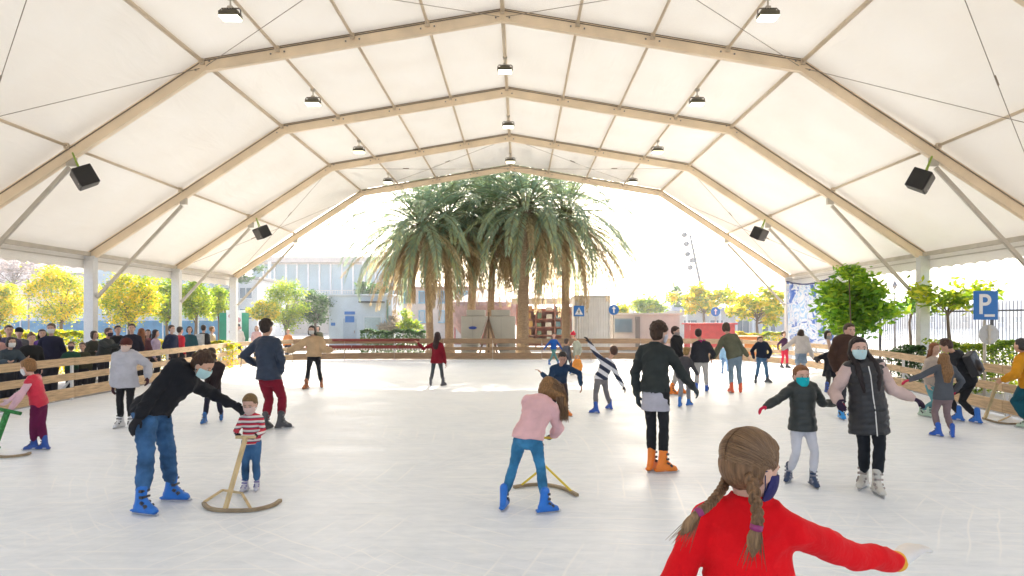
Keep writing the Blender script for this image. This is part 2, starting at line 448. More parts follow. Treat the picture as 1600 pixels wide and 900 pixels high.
        if st in ('long','longfront','verylong'):
            ln = {'long': .95, 'longfront': 1.25, 'verylong': 1.55}[st]
            bk = -u*1.0
            q.loft([h(0,-.26,.05), h(0,-.34,-.25), o(nk)-fb*.055*H-u*.01*H, o(nk)-fb*.085*H-u*(.06*H*ln), o(nk)-fb*.08*H-u*(.135*H*ln)],
                   [.33*HH,.36*HH,.40*HH,.42*HH,.24*HH], [.18*HH,.17*HH,.15*HH,.12*HH,.05*HH], A=rr, n=16)
            for sg in (1,-1):
                if st == 'longfront':
                    q.loft([h(.27*sg,-.10,.18), h(.35*sg,-.09,-.2), o(nk)+rr*(.058*H*sg)+fb*.055*H-u*.02*H, o(nk)+rr*(.058*H*sg)+fb*.078*H-u*.10*H, o(nk)+rr*(.045*H*sg)+fb*.08*H-u*.20*H],
                           [.10*HH,.11*HH,.14*HH,.15*HH,.07*HH], [.14*HH,.14*HH,.11*HH,.09*HH,.04*HH], A=rr, n=10)
                else:
                    q.loft([h(.25*sg,-.05,.15), h(.33*sg,-.06,-.2), h(.31*sg,-.12,-.5)], [.12*HH,.13*HH,.09*HH], n=10)
        if st == 'bob':
            for sg in (1,-1): q.loft([h(.27*sg,-.02,.15), h(.33*sg,-.03,-.15), h(.29*sg,-.02,-.38)], [.11*HH,.13*HH,.08*HH], [.2*HH,.2*HH,.14*HH], n=10, A=hr)
            q.ell(h(0,-.25,-.22), rs(.3,.18,.26), Mh)
        if st == 'bun': q.ell(h(0,-.30,.52), rs(.17,.17,.16), Mh)
        if st == 'pony':
            q.loft([h(0,-.42,.25), h(0,-.58,.1), h(0,-.58,-.3), h(0,-.5,-.6)], [.09*HH,.12*HH,.11*HH,.04*HH], n=10)
        organic(q, 'hair', hairm(hcol), root, max(.006, vb*.9), 1, 0, 12, None, .0022*(H/1.5) if D < 9 else .004)
    if hat:
        q = MB(); q.ell(h(0,-.07,.22), rs(.385,.43,.37), Mh, 18, 12); q.loft([h(0,-.05,.08), h(0,-.05,.17)], [.385*HH,.38*HH], [.42*HH,.42*HH], A=hr, n=20, cap=False)
        if len(hat) > 3: q.ell(h(0,-.12,.66), rs(.12,.12,.12), Mh)
        ht = organic(q, 'hat', cloth(hat[:3]), root, vb, 1)
    # ---- clothes
    tp = dict(mat=cloth((.05,.05,.06)), t=.012, hem=0, flare=1.0, noise=.006, quilt=None, hood=False, collar=True, vest=None, puff=1.0, zip=None); tp.update(top or {})
    t = tp['t']*H/1.5*1.25
    q = MB(); fl = tp['flare']; rows = []
    hem = tp['hem']
    down = -UP*.75 - u*.25
    if hem > 0:
        q0 = o(hipc) + down.normalized()*hem*H
        rows += [(q0, .098*fl, .076*fl), (o(hipc)+down.normalized()*hem*H*.5, .098*(1+fl)/2, .072*(1+fl)/2)]
    else: rows += [(T(-.08), .090, .068)]
    rows += [(T(.08), .093*tp['puff'], .067*tp['puff']), (T(.28), .080*tp['puff'], .060*tp['puff']), (T(.5), .082*tp['puff'], .062*tp['puff']), (T(.72,.004), .092*wide, .064*tp['puff']), (T(.9), .088*wide, .05), (T(.985), .05, .038)]
    q.loft([x[0] for x in rows], [x[1]*H+t for x in rows], [x[2]*H+t for x in rows], A=rr, n=20, cap=False)
    vest = tp['vest']
    sleeves = MB() if vest else q
    for s_, e_, w_ in ((sR,eR,wR),(sL,eL,wL)):
        wc = e_.lerp(w_, .96); inn = s_.lerp(nk-u*.05*H, .35); pf = tp.get('sleeve', 1.0); ts = t*.72
        q.loft([o(nk)-u*.022*H, o(nk.lerp(s_,.5))-u*.001*H, o(s_)+u*.002*H], [.030*H+ts*.6,.030*H+ts*.8,.029*H+ts], n=14)
        sleeves.ell(o(s_), [.0295*H*(.6+.4*pf)+ts]*3, None, 14, 10)
        sleeves.loft([o(s_),o(s_.lerp(e_,.25)),o(s_.lerp(e_,.6)),o(e_),o(e_.lerp(w_,.4)),o(e_.lerp(w_,.85)),o(wc)],
               [.0275*H*(.5+.5*pf)+ts,.0265*H*pf+ts,.0245*H*pf+ts,.0225*H*pf+ts,.021*H*pf+ts,.0175*H*pf+ts,.0150*H+ts*.7], n=14)
        sleeves.ell(o(e_), [.0235*H*pf+ts]*3, None, 12, 9)
        if vest: q.ell(o(s_)-(s_-nk).normalized()*.012*H, [.033*H+ts]*3, None, 14, 10)
    if tp['collar']: q.loft([T(.95), o(nk)+u*.018*H+hf*.003*H], [.046*H+t*.6,.036*H+t*.5], [.04*H+t*.6,.036*H+t*.5], A=rr, n=16, cap=False)
    if tp['hood']: q.loft([o(nk)+rr*.055*H-fb*.02*H, o(nk)-fb*.045*H-u*.015*H, o(nk)-rr*.055*H-fb*.02*H], [.028*H,.040*H,.028*H], [.03*H,.045*H,.03*H], A=u, n=12)
    tm = tp['mat']
    jk = organic(q, tp.get('name','jacket'), tm, root, vc, 3, tp['noise']*H/1.5, 14/(H/1.5)**.5, (tp['quilt'][0], tp['quilt'][1], tuple(u)) if tp['quilt'] else None)
    if vest: organic(sleeves, 'sleeves', vest, root, vc, 3, tp['noise']*H/1.5, 14)
    if tp['zip']:
        zb = MB(); fr = [T(tt, 0) + fb*((d_)*H+t+.004) for tt, d_ in ((.02,.070),(.28,.062*tp['puff']),(.5,.064*tp['puff']),(.72,.070),(.9,.056))]
        if hem: fr = [q0 + fb*(.078*fl*H+t+.006)] + fr
        zb.tube(fr, .006, 5); zb.build('zipper', metalm((.7,.7,.7)), jk)
    lg = dict(mat=denim((.06,.12,.25)), t=.008, slim=1.0, noise=.004); lg.update(legs or {})
    q = MB(); t2 = lg['t']*H/1.5*1.1; s2 = lg['slim']
    q.loft([o(hipc)-u*.03*H, T(.05), T(.18)], [.082*H*wide+t2,.088*H*wide+t2,.078*H*wide+t2], [.060*H+t2,.066*H+t2,.058*H+t2], A=rr, n=16)
    for j_, k_, a_, g_ in ((jR,kR,aR2,gR),(jL,kL,aL2,gL)):
        end = k_.lerp(a_, 1-.122*k/(.235*H) if skate else 1.02); er = max(.0245*H*s2+t2, .051*k*min(1,s2+.02)) if skate else .0245*H*s2+t2
        q.ell(o(k_), [.0325*H*s2+t2]*3, None, 12, 9)
        if skate: q.loft([o(end), o(a_)+UP*.02*k], [.036*k,.034*k], n=12)
        q.loft([o(j_),o(j_.lerp(k_,.35)),o(j_.lerp(k_,.7)),o(k_),o(k_.lerp(a_,.35)),o(k_.lerp(a_,.65)),o(end)],
               [.050*H*s2+t2,.048*H*s2+t2,.038*H*s2+t2,.032*H*s2+t2,.033*H*s2+t2,.029*H*s2+t2,er], n=14)
    organic(q, lg.get('name','trousers'), lg['mat'], root, vc, 2, lg['noise']*H/1.5, 17)
    if tp.get('under'):                                # a longer garment showing under the jacket
        q = MB(); dn = down.normalized(); hb = tp['under'][1]
        q.loft([o(hipc)+dn*hb*H, o(hipc)+dn*hb*.5*H, T(.1)], [.094*H+t*.8,.090*H+t*.5,.084*H], [.072*H+t*.8,.068*H+t*.5,.058*H], A=rr, n=18, cap=False)
        organic(q, tp.get('under_name','skirt'), tp['under'][0], root, vc, 2, .004, 14)
    if gloves:
        for w_, e_, sg in ((wR,eR,1),(wL,eL,-1)):
            q = MB(); hand_geo(q, o(w_), ((w_-e_).normalized()+UP*(hup if sg > 0 else 0)).normalized(), (f+UP*.15), H, gk, curl, -sg)
            q.loft([o(w_.lerp(e_,.16)), o(w_)], [.020*H,.018*H], n=10)
            organic(q, 'glove', cloth(gloves), root, vb*.8, 1)
    if skate:
        lc = skate[1] if len(skate) > 1 else (.05,.05,.06)
        for a_, k_, ty, pt in ((aR2,kR,toe[0],foot_pitch[0]),(aL2,kL,toe[1],foot_pitch[1])):
            add_skate(root, o(a_), yaw+R(ty), k*.948, skate[0], lc, .009 if D < 9 else .013, R(pt))
    else:
        for a_, ty in ((aR2,toe[0]),(aL2,toe[1])):
            q = MB(); d = Vector((math.sin(yaw+R(ty)), math.cos(yaw+R(ty)), 0)); a0 = o(a_)
            q.loft([a0-d*.03*H-UP*.01*H, a0+d*.03*H-UP*.012*H, a0+d*.09*H-UP*.018*H], [.026*H,.027*H,.024*H], [.024*H,.022*H,.015*H], A=(d.y,-d.x,0))
            organic(q, 'shoe', plastic(shoes or (.04,.04,.045)), root, .014, 1)
    if extra: extra(root, dict(o=o, h=h, T=T, nk=nk, u=u, rr=rr, fb=fb, f=f, r=r, wR=wR, wL=wL, sR=sR, sL=sL, eR=eR, eL=eL, H=H, HH=HH, Mh=Mh, rs=rs, hipc=hipc, vb=vb, vc=vc, base=base, hc=hc, hf=hf, hu=hu, hr=hr))
    return root

def backpack(col, c2=None):
    def fn(root, S):
        q = MB(); c = S['T'](.55) - S['fb']*(.14*S['H']); Mb = Matrix((S['rr'], S['fb'], S['u'])).transposed()
        q.box(c, (.17*S['H'],.09*S['H'],.25*S['H']), Mb); q.ell(c-S['fb']*.03*S['H']-S['u']*.03*S['H'], (.07*S['H'],.05*S['H'],.08*S['H']), Mb)
        o = organic(q, 'backpack', nylon(col), None, .014, 4, .003, 14); o.location = S['base']
        p = MB(); 
        for sg in (1,-1):
            p.tube([S['T'](.85)-S['fb']*.08*S['H']+S['rr']*sg*.05*S['H'], S['T'](1.0)+S['rr']*sg*.055*S['H'], S['T'](.8)+S['fb']*.085*S['H']+S['rr']*sg*.065*S['H'], S['T'](.45)+S['fb']*.06*S['H']+S['rr']*sg*.09*S['H'], S['T'](.35)-S['fb']*.09*S['H']+S['rr']*sg*.07*S['H']], .012, 6)
        p.build('strap', nylon(c2 or sc(col,.7)), o, True)
        backpack.last = o
    return fn
# ------------------------------------------------------------------ ground and ice
def flat(name, poly, z, m, kind='structure'):
    b = MB(); b.add([(x, y, z) for x, y in poly], [tuple(range(len(poly)))]); o = b.build(name, m); tag(o, kind=kind); return o
mg, nt, b = nodes('paving')
v = coords(nt); br = N(nt, 'ShaderNodeTexBrick'); br.inputs['Scale'].default_value = 1.6; br.inputs['Mortar Size'].default_value = .012
br.inputs['Color1'].default_value = (.36,.33,.29,1); br.inputs['Color2'].default_value = (.42,.39,.35,1); br.inputs['Mortar'].default_value = (.2,.18,.16,1)
nt.links.new(v, br.inputs['Vector']); n = N(nt, 'ShaderNodeTexNoise'); n.inputs['Scale'].default_value = .6; n.inputs['Detail'].default_value = 8
nt.links.new(v, n.inputs['Vector']); r_ = ramp(nt, [(.3,(.75,.75,.75)),(.7,(1.1,1.08,1.05))]); nt.links.new(n.outputs['Fac'], r_.inputs['Fac'])
mx = N(nt, 'ShaderNodeMix', data_type='RGBA', blend_type='MULTIPLY'); mx.inputs['Factor'].default_value = 1
nt.links.new(br.outputs['Color'], mx.inputs[6]); nt.links.new(r_.outputs['Color'], mx.inputs[7]); nt.links.new(mx.outputs[2], b.inputs['Base Color'])
b.inputs['Roughness'].default_value = .8
flat('ground', [(-600,-60),(600,-60),(600,900),(-600,900)], -.06, mg)

mi, nt, b = nodes('ice')
v = coords(nt)
n1 = N(nt, 'ShaderNodeTexNoise'); n1.inputs['Scale'].default_value = .9; n1.inputs['Detail'].default_value = 9; n1.inputs['Roughness'].default_value = .65
vs_ = coords(nt, (.5,4,1)); n2 = N(nt, 'ShaderNodeTexNoise'); n2.inputs['Scale'].default_value = 2.2; n2.inputs['Detail'].default_value = 10; n2.inputs['Roughness'].default_value = .7
n3 = N(nt, 'ShaderNodeTexNoise'); n3.inputs['Scale'].default_value = 38; n3.inputs['Detail'].default_value = 5
nt.links.new(v, n1.inputs['Vector']); nt.links.new(vs_, n2.inputs['Vector']); nt.links.new(v, n3.inputs['Vector'])
r1 = ramp(nt, [(.25,(.79,.84,.90)),(.5,(.885,.92,.965)),(.75,(.95,.975,.99))]); nt.links.new(n1.outputs['Fac'], r1.inputs['Fac'])
r2 = ramp(nt, [(.32,(.90,.91,.92)),(.62,(1.0,1.0,1.0))]); nt.links.new(n2.outputs['Fac'], r2.inputs['Fac'])
m1 = N(nt, 'ShaderNodeMix', data_type='RGBA', blend_type='MULTIPLY'); m1.inputs['Factor'].default_value = 1
nt.links.new(r1.outputs['Color'], m1.inputs[6]); r5 = ramp(nt, [(.35,(.90,.915,.93)),(.6,(1,1,1))]); n5 = N(nt, 'ShaderNodeTexNoise'); n5.inputs['Scale'].default_value = 7; n5.inputs['Detail'].default_value = 8; n5.inputs['Roughness'].default_value = .75
nt.links.new(coords(nt, (.6,1.6,1)), n5.inputs['Vector']); nt.links.new(n5.outputs['Fac'], r5.inputs['Fac'])
m5 = N(nt, 'ShaderNodeMix', data_type='RGBA', blend_type='MULTIPLY'); m5.inputs['Factor'].default_value = 1; nt.links.new(r2.outputs['Color'], m5.inputs[6]); nt.links.new(r5.outputs['Color'], m5.inputs[7]); nt.links.new(m5.outputs[2], m1.inputs[7])
last = None
for k, (ox, oy, wsc, dis) in enumerate(((14,-9,1.1,1.5),(-17,4,1.5,2.2),(3,38,.9,1.2),(-6,-14,1.9,2.5),(22,22,1.3,1.6))):     # sweeping blade cuts
    mp = N(nt, 'ShaderNodeMapping'); mp.inputs['Location'].default_value = (ox, oy, 0); tc_ = N(nt, 'ShaderNodeTexCoord'); nt.links.new(tc_.outputs['Object'], mp.inputs['Vector'])
    wv = N(nt, 'ShaderNodeTexWave', wave_type='RINGS', rings_direction='Z'); wv.inputs['Scale'].default_value = wsc; wv.inputs['Distortion'].default_value = dis; wv.inputs['Detail'].default_value = 2; wv.inputs['Detail Scale'].default_value = .6
    nt.links.new(mp.outputs[0], wv.inputs['Vector']); rw = ramp(nt, [(.975,(0,0,0)),(1.0,(1,1,1))]); nt.links.new(wv.outputs['Fac'], rw.inputs['Fac'])
    nm_ = N(nt, 'ShaderNodeTexNoise'); nm_.inputs['Scale'].default_value = .55+.13*k; nm_.inputs['Detail'].default_value = 3; nt.links.new(mp.outputs[0], nm_.inputs['Vector'])
    rm = ramp(nt, [(.50,(0,0,0)),(.62,(1,1,1))]); nt.links.new(nm_.outputs['Fac'], rm.inputs['Fac'])
    mu = N(nt, 'ShaderNodeMath', operation='MULTIPLY'); nt.links.new(rw.outputs['Color'], mu.inputs[0]); nt.links.new(rm.outputs['Color'], mu.inputs[1])
    if last is None: last = mu
    else: mxm = N(nt, 'ShaderNodeMath', operation='MAXIMUM'); nt.links.new(last.outputs[0], mxm.inputs[0]); nt.links.new(mu.outputs[0], mxm.inputs[1]); last = mxm
m2 = N(nt, 'ShaderNodeMix', data_type='RGBA', blend_type='MIX'); m2.inputs[7].default_value = (.96,.965,.97,1)
sm_ = N(nt, 'ShaderNodeMath', operation='MULTIPLY'); sm_.inputs[1].default_value = .75; nt.links.new(last.outputs[0], sm_.inputs[0])
nt.links.new(sm_.outputs[0], m2.inputs['Factor']); nt.links.new(m1.outputs[2], m2.inputs[6])
nt.links.new(m2.outputs[2], b.inputs['Base Color'])
rr_ = ramp(nt, [(.3,(.36,.36,.36)),(.7,(.60,.60,.60))]); nt.links.new(n1.outputs['Fac'], rr_.inputs['Fac']); nt.links.new(rr_.outputs['Color'], b.inputs['Roughness'])
bp = N(nt, 'ShaderNodeBump'); bp.inputs['Strength'].default_value = .12; bp.inputs['Distance'].default_value = .004; b.inputs['Specular IOR Level'].default_value = .30
ad = N(nt, 'ShaderNodeMath', operation='ADD'); nt.links.new(n2.outputs['Fac'], ad.inputs[0]); nt.links.new(n3.outputs['Fac'], ad.inputs[1])
nt.links.new(ad.outputs[0], bp.inputs['Height']); nt.links.new(bp.outputs['Normal'], b.inputs['Normal'])

# path of the rink barrier
LEFT = [(-9.6,3),(-9.9,8),(-10.25,13),(-10.45,17),(-10.9,21),(-11.3,24.5),(-11.1,27),(-10.2,28.8)]
BACK = [(-10.2,28.8),(-8.6,29.5),(-4,29.7),(1,29.7),(5,29.6),(8.2,29.3),(9.9,28.4)]
RIGHT = [(9.9,28.4),(10.8,26.5),(11.0,23),(10.3,18),(9.65,14.5),(9.3,12),(9.0,8),(8.6,3)]
def smooth_path(pts, step):
    P = [Vector((x, y, 0)) for x, y in pts]; out = []
    for i in range(len(P)-1):
        p0, p1, p2, p3 = P[max(i-1,0)], P[i], P[i+1], P[min(i+2, len(P)-1)]
        for j in range(10):
            t = j/10; out.append(.5*((2*p1)+(p2-p0)*t+(2*p0-5*p1+4*p2-p3)*t*t+(3*p1-p0-3*p2+p3)*t**3))
    out.append(P[-1]); res = [out[0]]; acc = 0; L = sum((out[i+1]-out[i]).length for i in range(len(out)-1)); n = max(1, round(L/step)); st = L/n; acc = 0
    for i in range(len(out)-1):
        a, b_ = out[i], out[i+1]; l = (b_-a).length
        while acc+l >= st-1e-6 and l > 1e-9:
            a = a + (b_-a)*((st-acc)/l); res.append(a.copy()); l = (b_-a).length; acc = 0
        acc += l
    if (res[-1]-P[-1]).length > .3: res.append(P[-1])
    else: res[-1] = P[-1]
    return res
icep = [(p.x, p.y) for pts in (LEFT, BACK, RIGHT) for p in smooth_path(pts, 1.0)[:-1]] + [(8.6,3),(8.6,-12),(-9.6,-12)]
cx_ = 0; b_ = MB(); b_.prism([(x*1.012, y*1.006) for x, y in icep][::-1], -.05, 0); ice = b_.build('ice_floor', mi); tag(ice, kind='structure')

def wood(name, c, s=(1,1,1)): return mat(name, c, .7, .3, 5, .3, 40, stretch=s)
tan = wood('pine', (.52,.36,.21), (1,.6,8)); brown = wood('oldwood', (.33,.21,.12), (.6,1,8)); white_m = mat('white_metal', (.72,.72,.72), .4, .05)
def barrier(pts, label, wm, posts=True, boards=((.06,.30),(.46,.62),(.80,.97)), step=2.4, cloth_px=None):
    P = smooth_path(pts, step); t = thing('rink_barrier', P[len(P)//2], label, 'barrier', 'wooden barrier runs round the rink'); base = P[len(P)//2]
    rn = random.Random(3)
    for nm, (z0, z1) in zip(('kick_board','middle_rail','top_rail'), boards):
        q = MB()
        for i in range(len(P)-1):
            a, c = P[i]-base, P[i+1]-base; d = (c-a).normalized(); j = rn.uniform(-.008,.008); a = a+d*.006; c = c-d*.006
            q.beam(a+Vector((0,0,(z0+z1)/2+j)), c+Vector((0,0,(z0+z1)/2+rn.uniform(-.008,.008))), .035+.002*i%2, z1-z0)
        bevel(q.build(nm, wm, t), .006, 1)
    for i, p in enumerate(P):
        d = (P[min(i+1,len(P)-1)]-P[max(i-1,0)]).normalized(); nrm = Vector((-d.y, d.x, 0))
        if (p+nrm).length < p.length and p.y > 0: nrm = -nrm
        q = MB(); c = p-base+nrm*.05
        q.box(c+Vector((0,0,.42)), (.05,.05,.96)); q.beam(c+Vector((0,0,.5)), c+nrm*.42+Vector((0,0,-.04)), .035,.035); q.box(c+nrm*.2+Vector((0,0,-.04)), (.05,.05,.03))
        q.build('post', white_m, t)
    return t
barrier(LEFT, 'pale pine rink barrier with three boards on white posts, crowd leaning over it', tan)
bk = barrier(BACK, 'brown board barrier closing the far end of the rink before the palms', brown, boards=((.05,.33),(.45,.60),(.76,.99)))
barrier(RIGHT, 'pine rink barrier with green plants behind, beside the parking sign', tan)
q = MB(); base = bk.location
for i in range(5): q.box(Vector((-9.3+i*1.06, 29.36, .62))-base, (1.04,.012,.14))
q.box(Vector((-7.2,29.36,.93))-base, (5.2,.012,.12)); rc = q.build('red_cloth', cloth((.22,.045,.04)), bk)
q = MB()
for i in range(46): q.box(Vector((-9.6+i*.13+random.uniform(-.02,.02), 29.34, .50)) - base, (.07,.012,random.uniform(.05,.09)))
q.build('white_bunting', cloth((.8,.78,.74)), bk)

# ------------------------------------------------------------------ the marquee
TX = -.4
PROF = [(-13,3.85),(-10.15,5.82),(-7,7.79),(-5.25,8.085),(-3.5,8.38),(-1.75,8.675),(0,8.97),(1.75,8.675),(3.5,8.38),(5.25,8.085),(7,7.79),(10.15,5.82),(13,3.85)]
mf, nt, b = nodes('tent_fabric')
v = coords(nt, (1,1,1)); n = N(nt, 'ShaderNodeTexNoise'); n.inputs['Scale'].default_value = .8; n.inputs['Detail'].default_value = 7
nt.links.new(v, n.inputs['Vector']); rf = ramp(nt, [(.25,(.85,.80,.72)),(.5,(.88,.84,.765)),(.75,(.90,.865,.80))]); nt.links.new(n.outputs['Fac'], rf.inputs['Fac'])
nt.links.new(rf.outputs['Color'], b.inputs['Base Color']); b.inputs['Roughness'].default_value = .45; b.inputs['Specular IOR Level'].default_value = .3
nb = N(nt, 'ShaderNodeTexNoise'); nb.inputs['Scale'].default_value = 1.6; nb.inputs['Detail'].default_value = 5; nb.inputs['Distortion'].default_value = 1.2
nt.links.new(coords(nt, (1,.35,1)), nb.inputs['Vector']); bpf = N(nt, 'ShaderNodeBump'); bpf.inputs['Strength'].default_value = .4; bpf.inputs['Distance'].default_value = .07
nt.links.new(nb.outputs['Fac'], bpf.inputs['Height']); nt.links.new(bpf.outputs['Normal'], b.inputs['Normal'])
tr = N(nt, 'ShaderNodeBsdfTranslucent'); nt.links.new(rf.outputs['Color'], tr.inputs['Color']); nt.links.new(bpf.outputs['Normal'], tr.inputs['Normal'])
mxs = N(nt, 'ShaderNodeMixShader'); mxs.inputs[0].default_value = TRANSL
nt.links.new(b.outputs[0], mxs.inputs[1]); nt.links.new(tr.outputs[0], mxs.inputs[2]); nt.links.new(mxs.outputs[0], nt.nodes['Material Output'].inputs['Surface'])
alu = mat('warm_aluminium', (.86,.70,.50), .42, .12, 1.5, .1, 20, spec=.4); alu_d = mat('dark_track', (.17,.13,.09), .5, .1); steel = mat('purlin_steel', (.68,.56,.41), .42, .1, 2)
galv = mat('galvanised', (.55,.50,.42), .45, .12, 3); bolt_m = metalm((.25,.22,.2))
tent = thing('marquee_tent', (TX,0,0), 'white translucent marquee roof on beige metal arches spanning the whole rink', 'tent')
FY = [-10,-5,0,5,10,15,20,25,30]
p3 = lambda i, y, dz=0: Vector((PROF[i][0], y, PROF[i][1]+dz))
for a in range(len(FY)-1):
    q = MB(); nyy = 8; cols = []
    for i in range(len(PROF)-1):
        (x0,z0),(x1,z1) = PROF[i], PROF[i+1]; ns = 6 if abs(x1-x0) > 2 else 3
        for s in range(ns): cols.append((x0+(x1-x0)*s/ns, z0+(z1-z0)*s/ns, math.sin(math.pi*s/ns)))
    cols.append((13, 3.85, 0)); cols.append((13.2, 3.735, 0)); cols.insert(0, (-13.2, 3.735, 0)); n = len(cols)
    for (x, z, s) in cols:
        nx = 1 if x < 0 else -1
        for j in range(nyy+1):
            ty = j/nyy; sag = .055*math.sin(math.pi*ty)*s*(1 + .3*math.sin(x*2+a)); 
            q.v.append((x+nx*sag*.4, FY[a]+5*ty, z+.19-sag))
    for i in range(n-1):
        for j in range(nyy): k = i*(nyy+1)+j; q.f.append((k, k+1, k+nyy+2, k+nyy+1)); q.mi.append(0)
    q.build('roof_cover', mf, tent, True)
for y in FY:
    q = MB(); key = [0,2,6,10,12]
    for i in range(4):
        a, c = p3(key[i], y), p3(key[i+1], y); d = (c-a).normalized()
        q.beam(a-d*.04 if i else a, c+d*.04 if i < 3 else c, (.13,.124)[i%2], (.27,.262)[i%2], up=(0,0,1))
    q.cur = 1
    for i in range(4):
        a, c = p3(key[i], y, .145), p3(key[i+1], y, .145)
        for s in (-.05,.05): q.beam(a+Vector((0,s,0)), c+Vector((0,s,0)), .022, .03)
        for s in (-.072,.072):
            q.beam(p3(key[i], y, .105)+Vector((0,s,0)), p3(key[i+1], y, .105)+Vector((0,s,0)), .012, .022)
    q.cur = 2
    for i in range(1, 12):
        for s in (-.075,.075):
            for dx in (-.16,.16):
                sl = -.169*np.sign(PROF[i][0]) if abs(PROF[i][0]) < 7 else 0
                q.box(p3(i, y, 0)+Vector((dx, s, (-abs(dx)*.4 if i == 6 else dx*sl*1 if 2<i<10 else (dx*.65 if i < 6 else -dx*.65)))), (.035,.014,.035))
    f = q.build('arch_beam', [alu, alu_d, bolt_m], tent)
    for s in (-1,1):
        q = MB(); q.box((13*s, y, 1.86), (.30,.24,3.72)); q.box((13*s, y, .0), (.5,.5,.05)); q.box((13*s, y, 3.76), (.34,.17,.18))
        bevel(q.build('post', white_m, tent), .012, 2)
        q = MB(); q.beam((10.15*s, y, 5.42), (12.82*s, y, 2.55), .075, .09); q.box((10.1*s, y, 5.56), (.2,.1,.2)); q.build('knee_brace', galv, tent)
for i in range(1, 12):
    for a in range(len(FY)-1):
        if FY[a] < 5: continue
        q = MB(); r_ = .05 if i in (2,6,10) else .036
        q.tube([p3(i, FY[a]+.08, .09), p3(i, FY[a+1]-.08, .09)], r_, 8)
        for yy in (FY[a]+.1, FY[a+1]-.1): q.box(p3(i, yy, .08), (.10,.07,.13))
        q.build('purlin', steel, tent, True)
q = MB()
def cable(a, c): q.tube([a, (a+c)/2-Vector((0,0,.03)), c], .008, 5); m_ = a.lerp(c,.36); q.tube([m_, m_+(c-a).normalized()*.26], .018, 6)
for ya, yc in ((10,15),(25,30)):
    q = MB()
    for i, j in ((0,2),(2,6),(6,10),(10,12)):
        cable(p3(i, ya, -.02), p3(j, yc, -.02)); cable(p3(j, ya, -.02), p3(i, yc, -.02))
    q.build('wind_bracing', mat('cable', (.34,.28,.22), .5), tent, True)
mv = mf
for s in (-1,1):
    q = MB(); q.beam((13*s, -10, 3.90), (13*s, 30, 3.90), .10, .12); q.beam((13.12*s,-10,3.72), (13.12*s,30,3.72), .03,.03); q.build('eave_beam', galv, tent)
    q = MB(); n = 320
    for j in range(n+1):
        y = -10+40*j/n; sc_ = .055*abs(math.sin(j*math.pi/4)); wv = .02*math.sin(j*.9)
        q.v += [(13.2*s, y, 3.93), (13.20*s+wv*.4, y, 3.72), (13.2*s+wv, y, 3.42+sc_)]
    for j in range(n):
        for k in (0,1): a = j*3+k; q.f.append((a, a+3, a+4, a+1)); q.mi.append(0)
    q.build('valance', mf, tent, True)

# floodlights and loudspeakers hang from the arches
glow, nt, b = nodes('lamp_glow'); b.inputs['Base Color'].default_value = (1,.95,.7,1); b.inputs['Emission Color'].default_value = (1,.93,.62,1); b.inputs['Emission Strength'].default_value = 2.2
def floodlight():
    t = thing('floodlight', (0,0,0), 'x', 'floodlight', 'floodlights hung in rows under the marquee roof')
    q = MB(); q.tube([(0,0,.42),(0,0,.18)], .02, 6); q.box((0,0,.42), (.14,.1,.08)); q.box((0,0,.20), (.12,.07,.06)); q.build('hanger', galv, t)
    q = MB(); q.tube([(-.24,0,-.02),(-.24,0,.14),(-.2,0,.18),(.2,0,.18),(.24,0,.14),(.24,0,-.02)], .017, 6); q.build('bracket', bolt_m, t)
    q = MB(); q.box((0,0,.02), (.44,.30,.10)); q.box((0,0,.09), (.30,.2,.06))
    for k in range(6): q.box((-.15+k*.06,0,.13), (.012,.2,.05))
    bevel(q.build('housing', mat('lamp_housing', (.10,.09,.06), .5), t), .008, 1)
    q = MB(); q.box((0,0,-.05), (.40,.26,.045), taper=1.08); q.build('lens', glow, t)
    return t
fl0 = floodlight(); first = True
rown = {0: 'above the palms side', 1: 'ridge', 2: ''}
for xi, nm in ((-5.25,'purlin nearer the orange trees'), (0,'ridge'), (5.25,'purlin nearer the parking sign')):
    for yi, od in ((12.5,'biggest and nearest'), (17.5,'second nearest' if xi else 'nearest'), (22.5,'third nearest' if xi else 'second nearest'), (27.5,'farthest')):
        if xi == 0 and yi < 15: continue
        o = fl0 if first else copy_tree(fl0); first = False
        z = (8.085 if xi else 8.97)+.09-.46
        o.location = (xi+TX, yi, z+.07); o.scale = (.84,.84,.84); o['label'] = f'lit floodlight under the roof, {od} lamp on the {nm}'
def speaker(loc, rz, label, side):
    t = thing('loudspeaker', loc, label, 'loudspeaker', 'black loudspeakers strapped to the arches')
    t.rotation_euler = (R(28)*1, 0, rz)
    q = MB(); q.prism([(-.34,-.19),(.34,-.19),(.26,.22),(-.26,.22)], -.22, .22); bevel(q.build('cabinet', mat('speaker_black', (.012,.011,.011), .5), t), .02, 2)
    q = MB(); q.box((0,-.197,0), (.62,.012,.38)); q.build('grille', mat('speaker_grille', (.05,.045,.045), .45, .3, 200), t)
    q = MB(); q.box((.2,-.206,-.12), (.06,.006,.025)); q.build('badge', mat('badge', (.55,.5,.5), .4), t)
    for dx in (-.08,.08):
        q = MB(); q.tube([(dx,0,.22),(dx*.6,.02,.36),(dx*.2,.05,.58)], .018, 6); q.build('strap', mat('strap_green', (.32,.45,.06), .7), t)
    return t
speaker((TX-10.15+.45,14.85,5.16), R(-52), 'large black loudspeaker under the nearer arch above the orange tree side', -1)
speaker((TX-10.15+.55,24.85,5.25), R(-48), 'small far black loudspeaker under the arch over the orange tree side', -1)
speaker((TX+10.15-.45,14.85,5.08), R(52), 'large black loudspeaker under the nearer arch above the parking sign side', 1)
speaker((TX+10.15-.45,24.85,5.20), R(48), 'small far black loudspeaker under the arch above the blue white banner', 1)

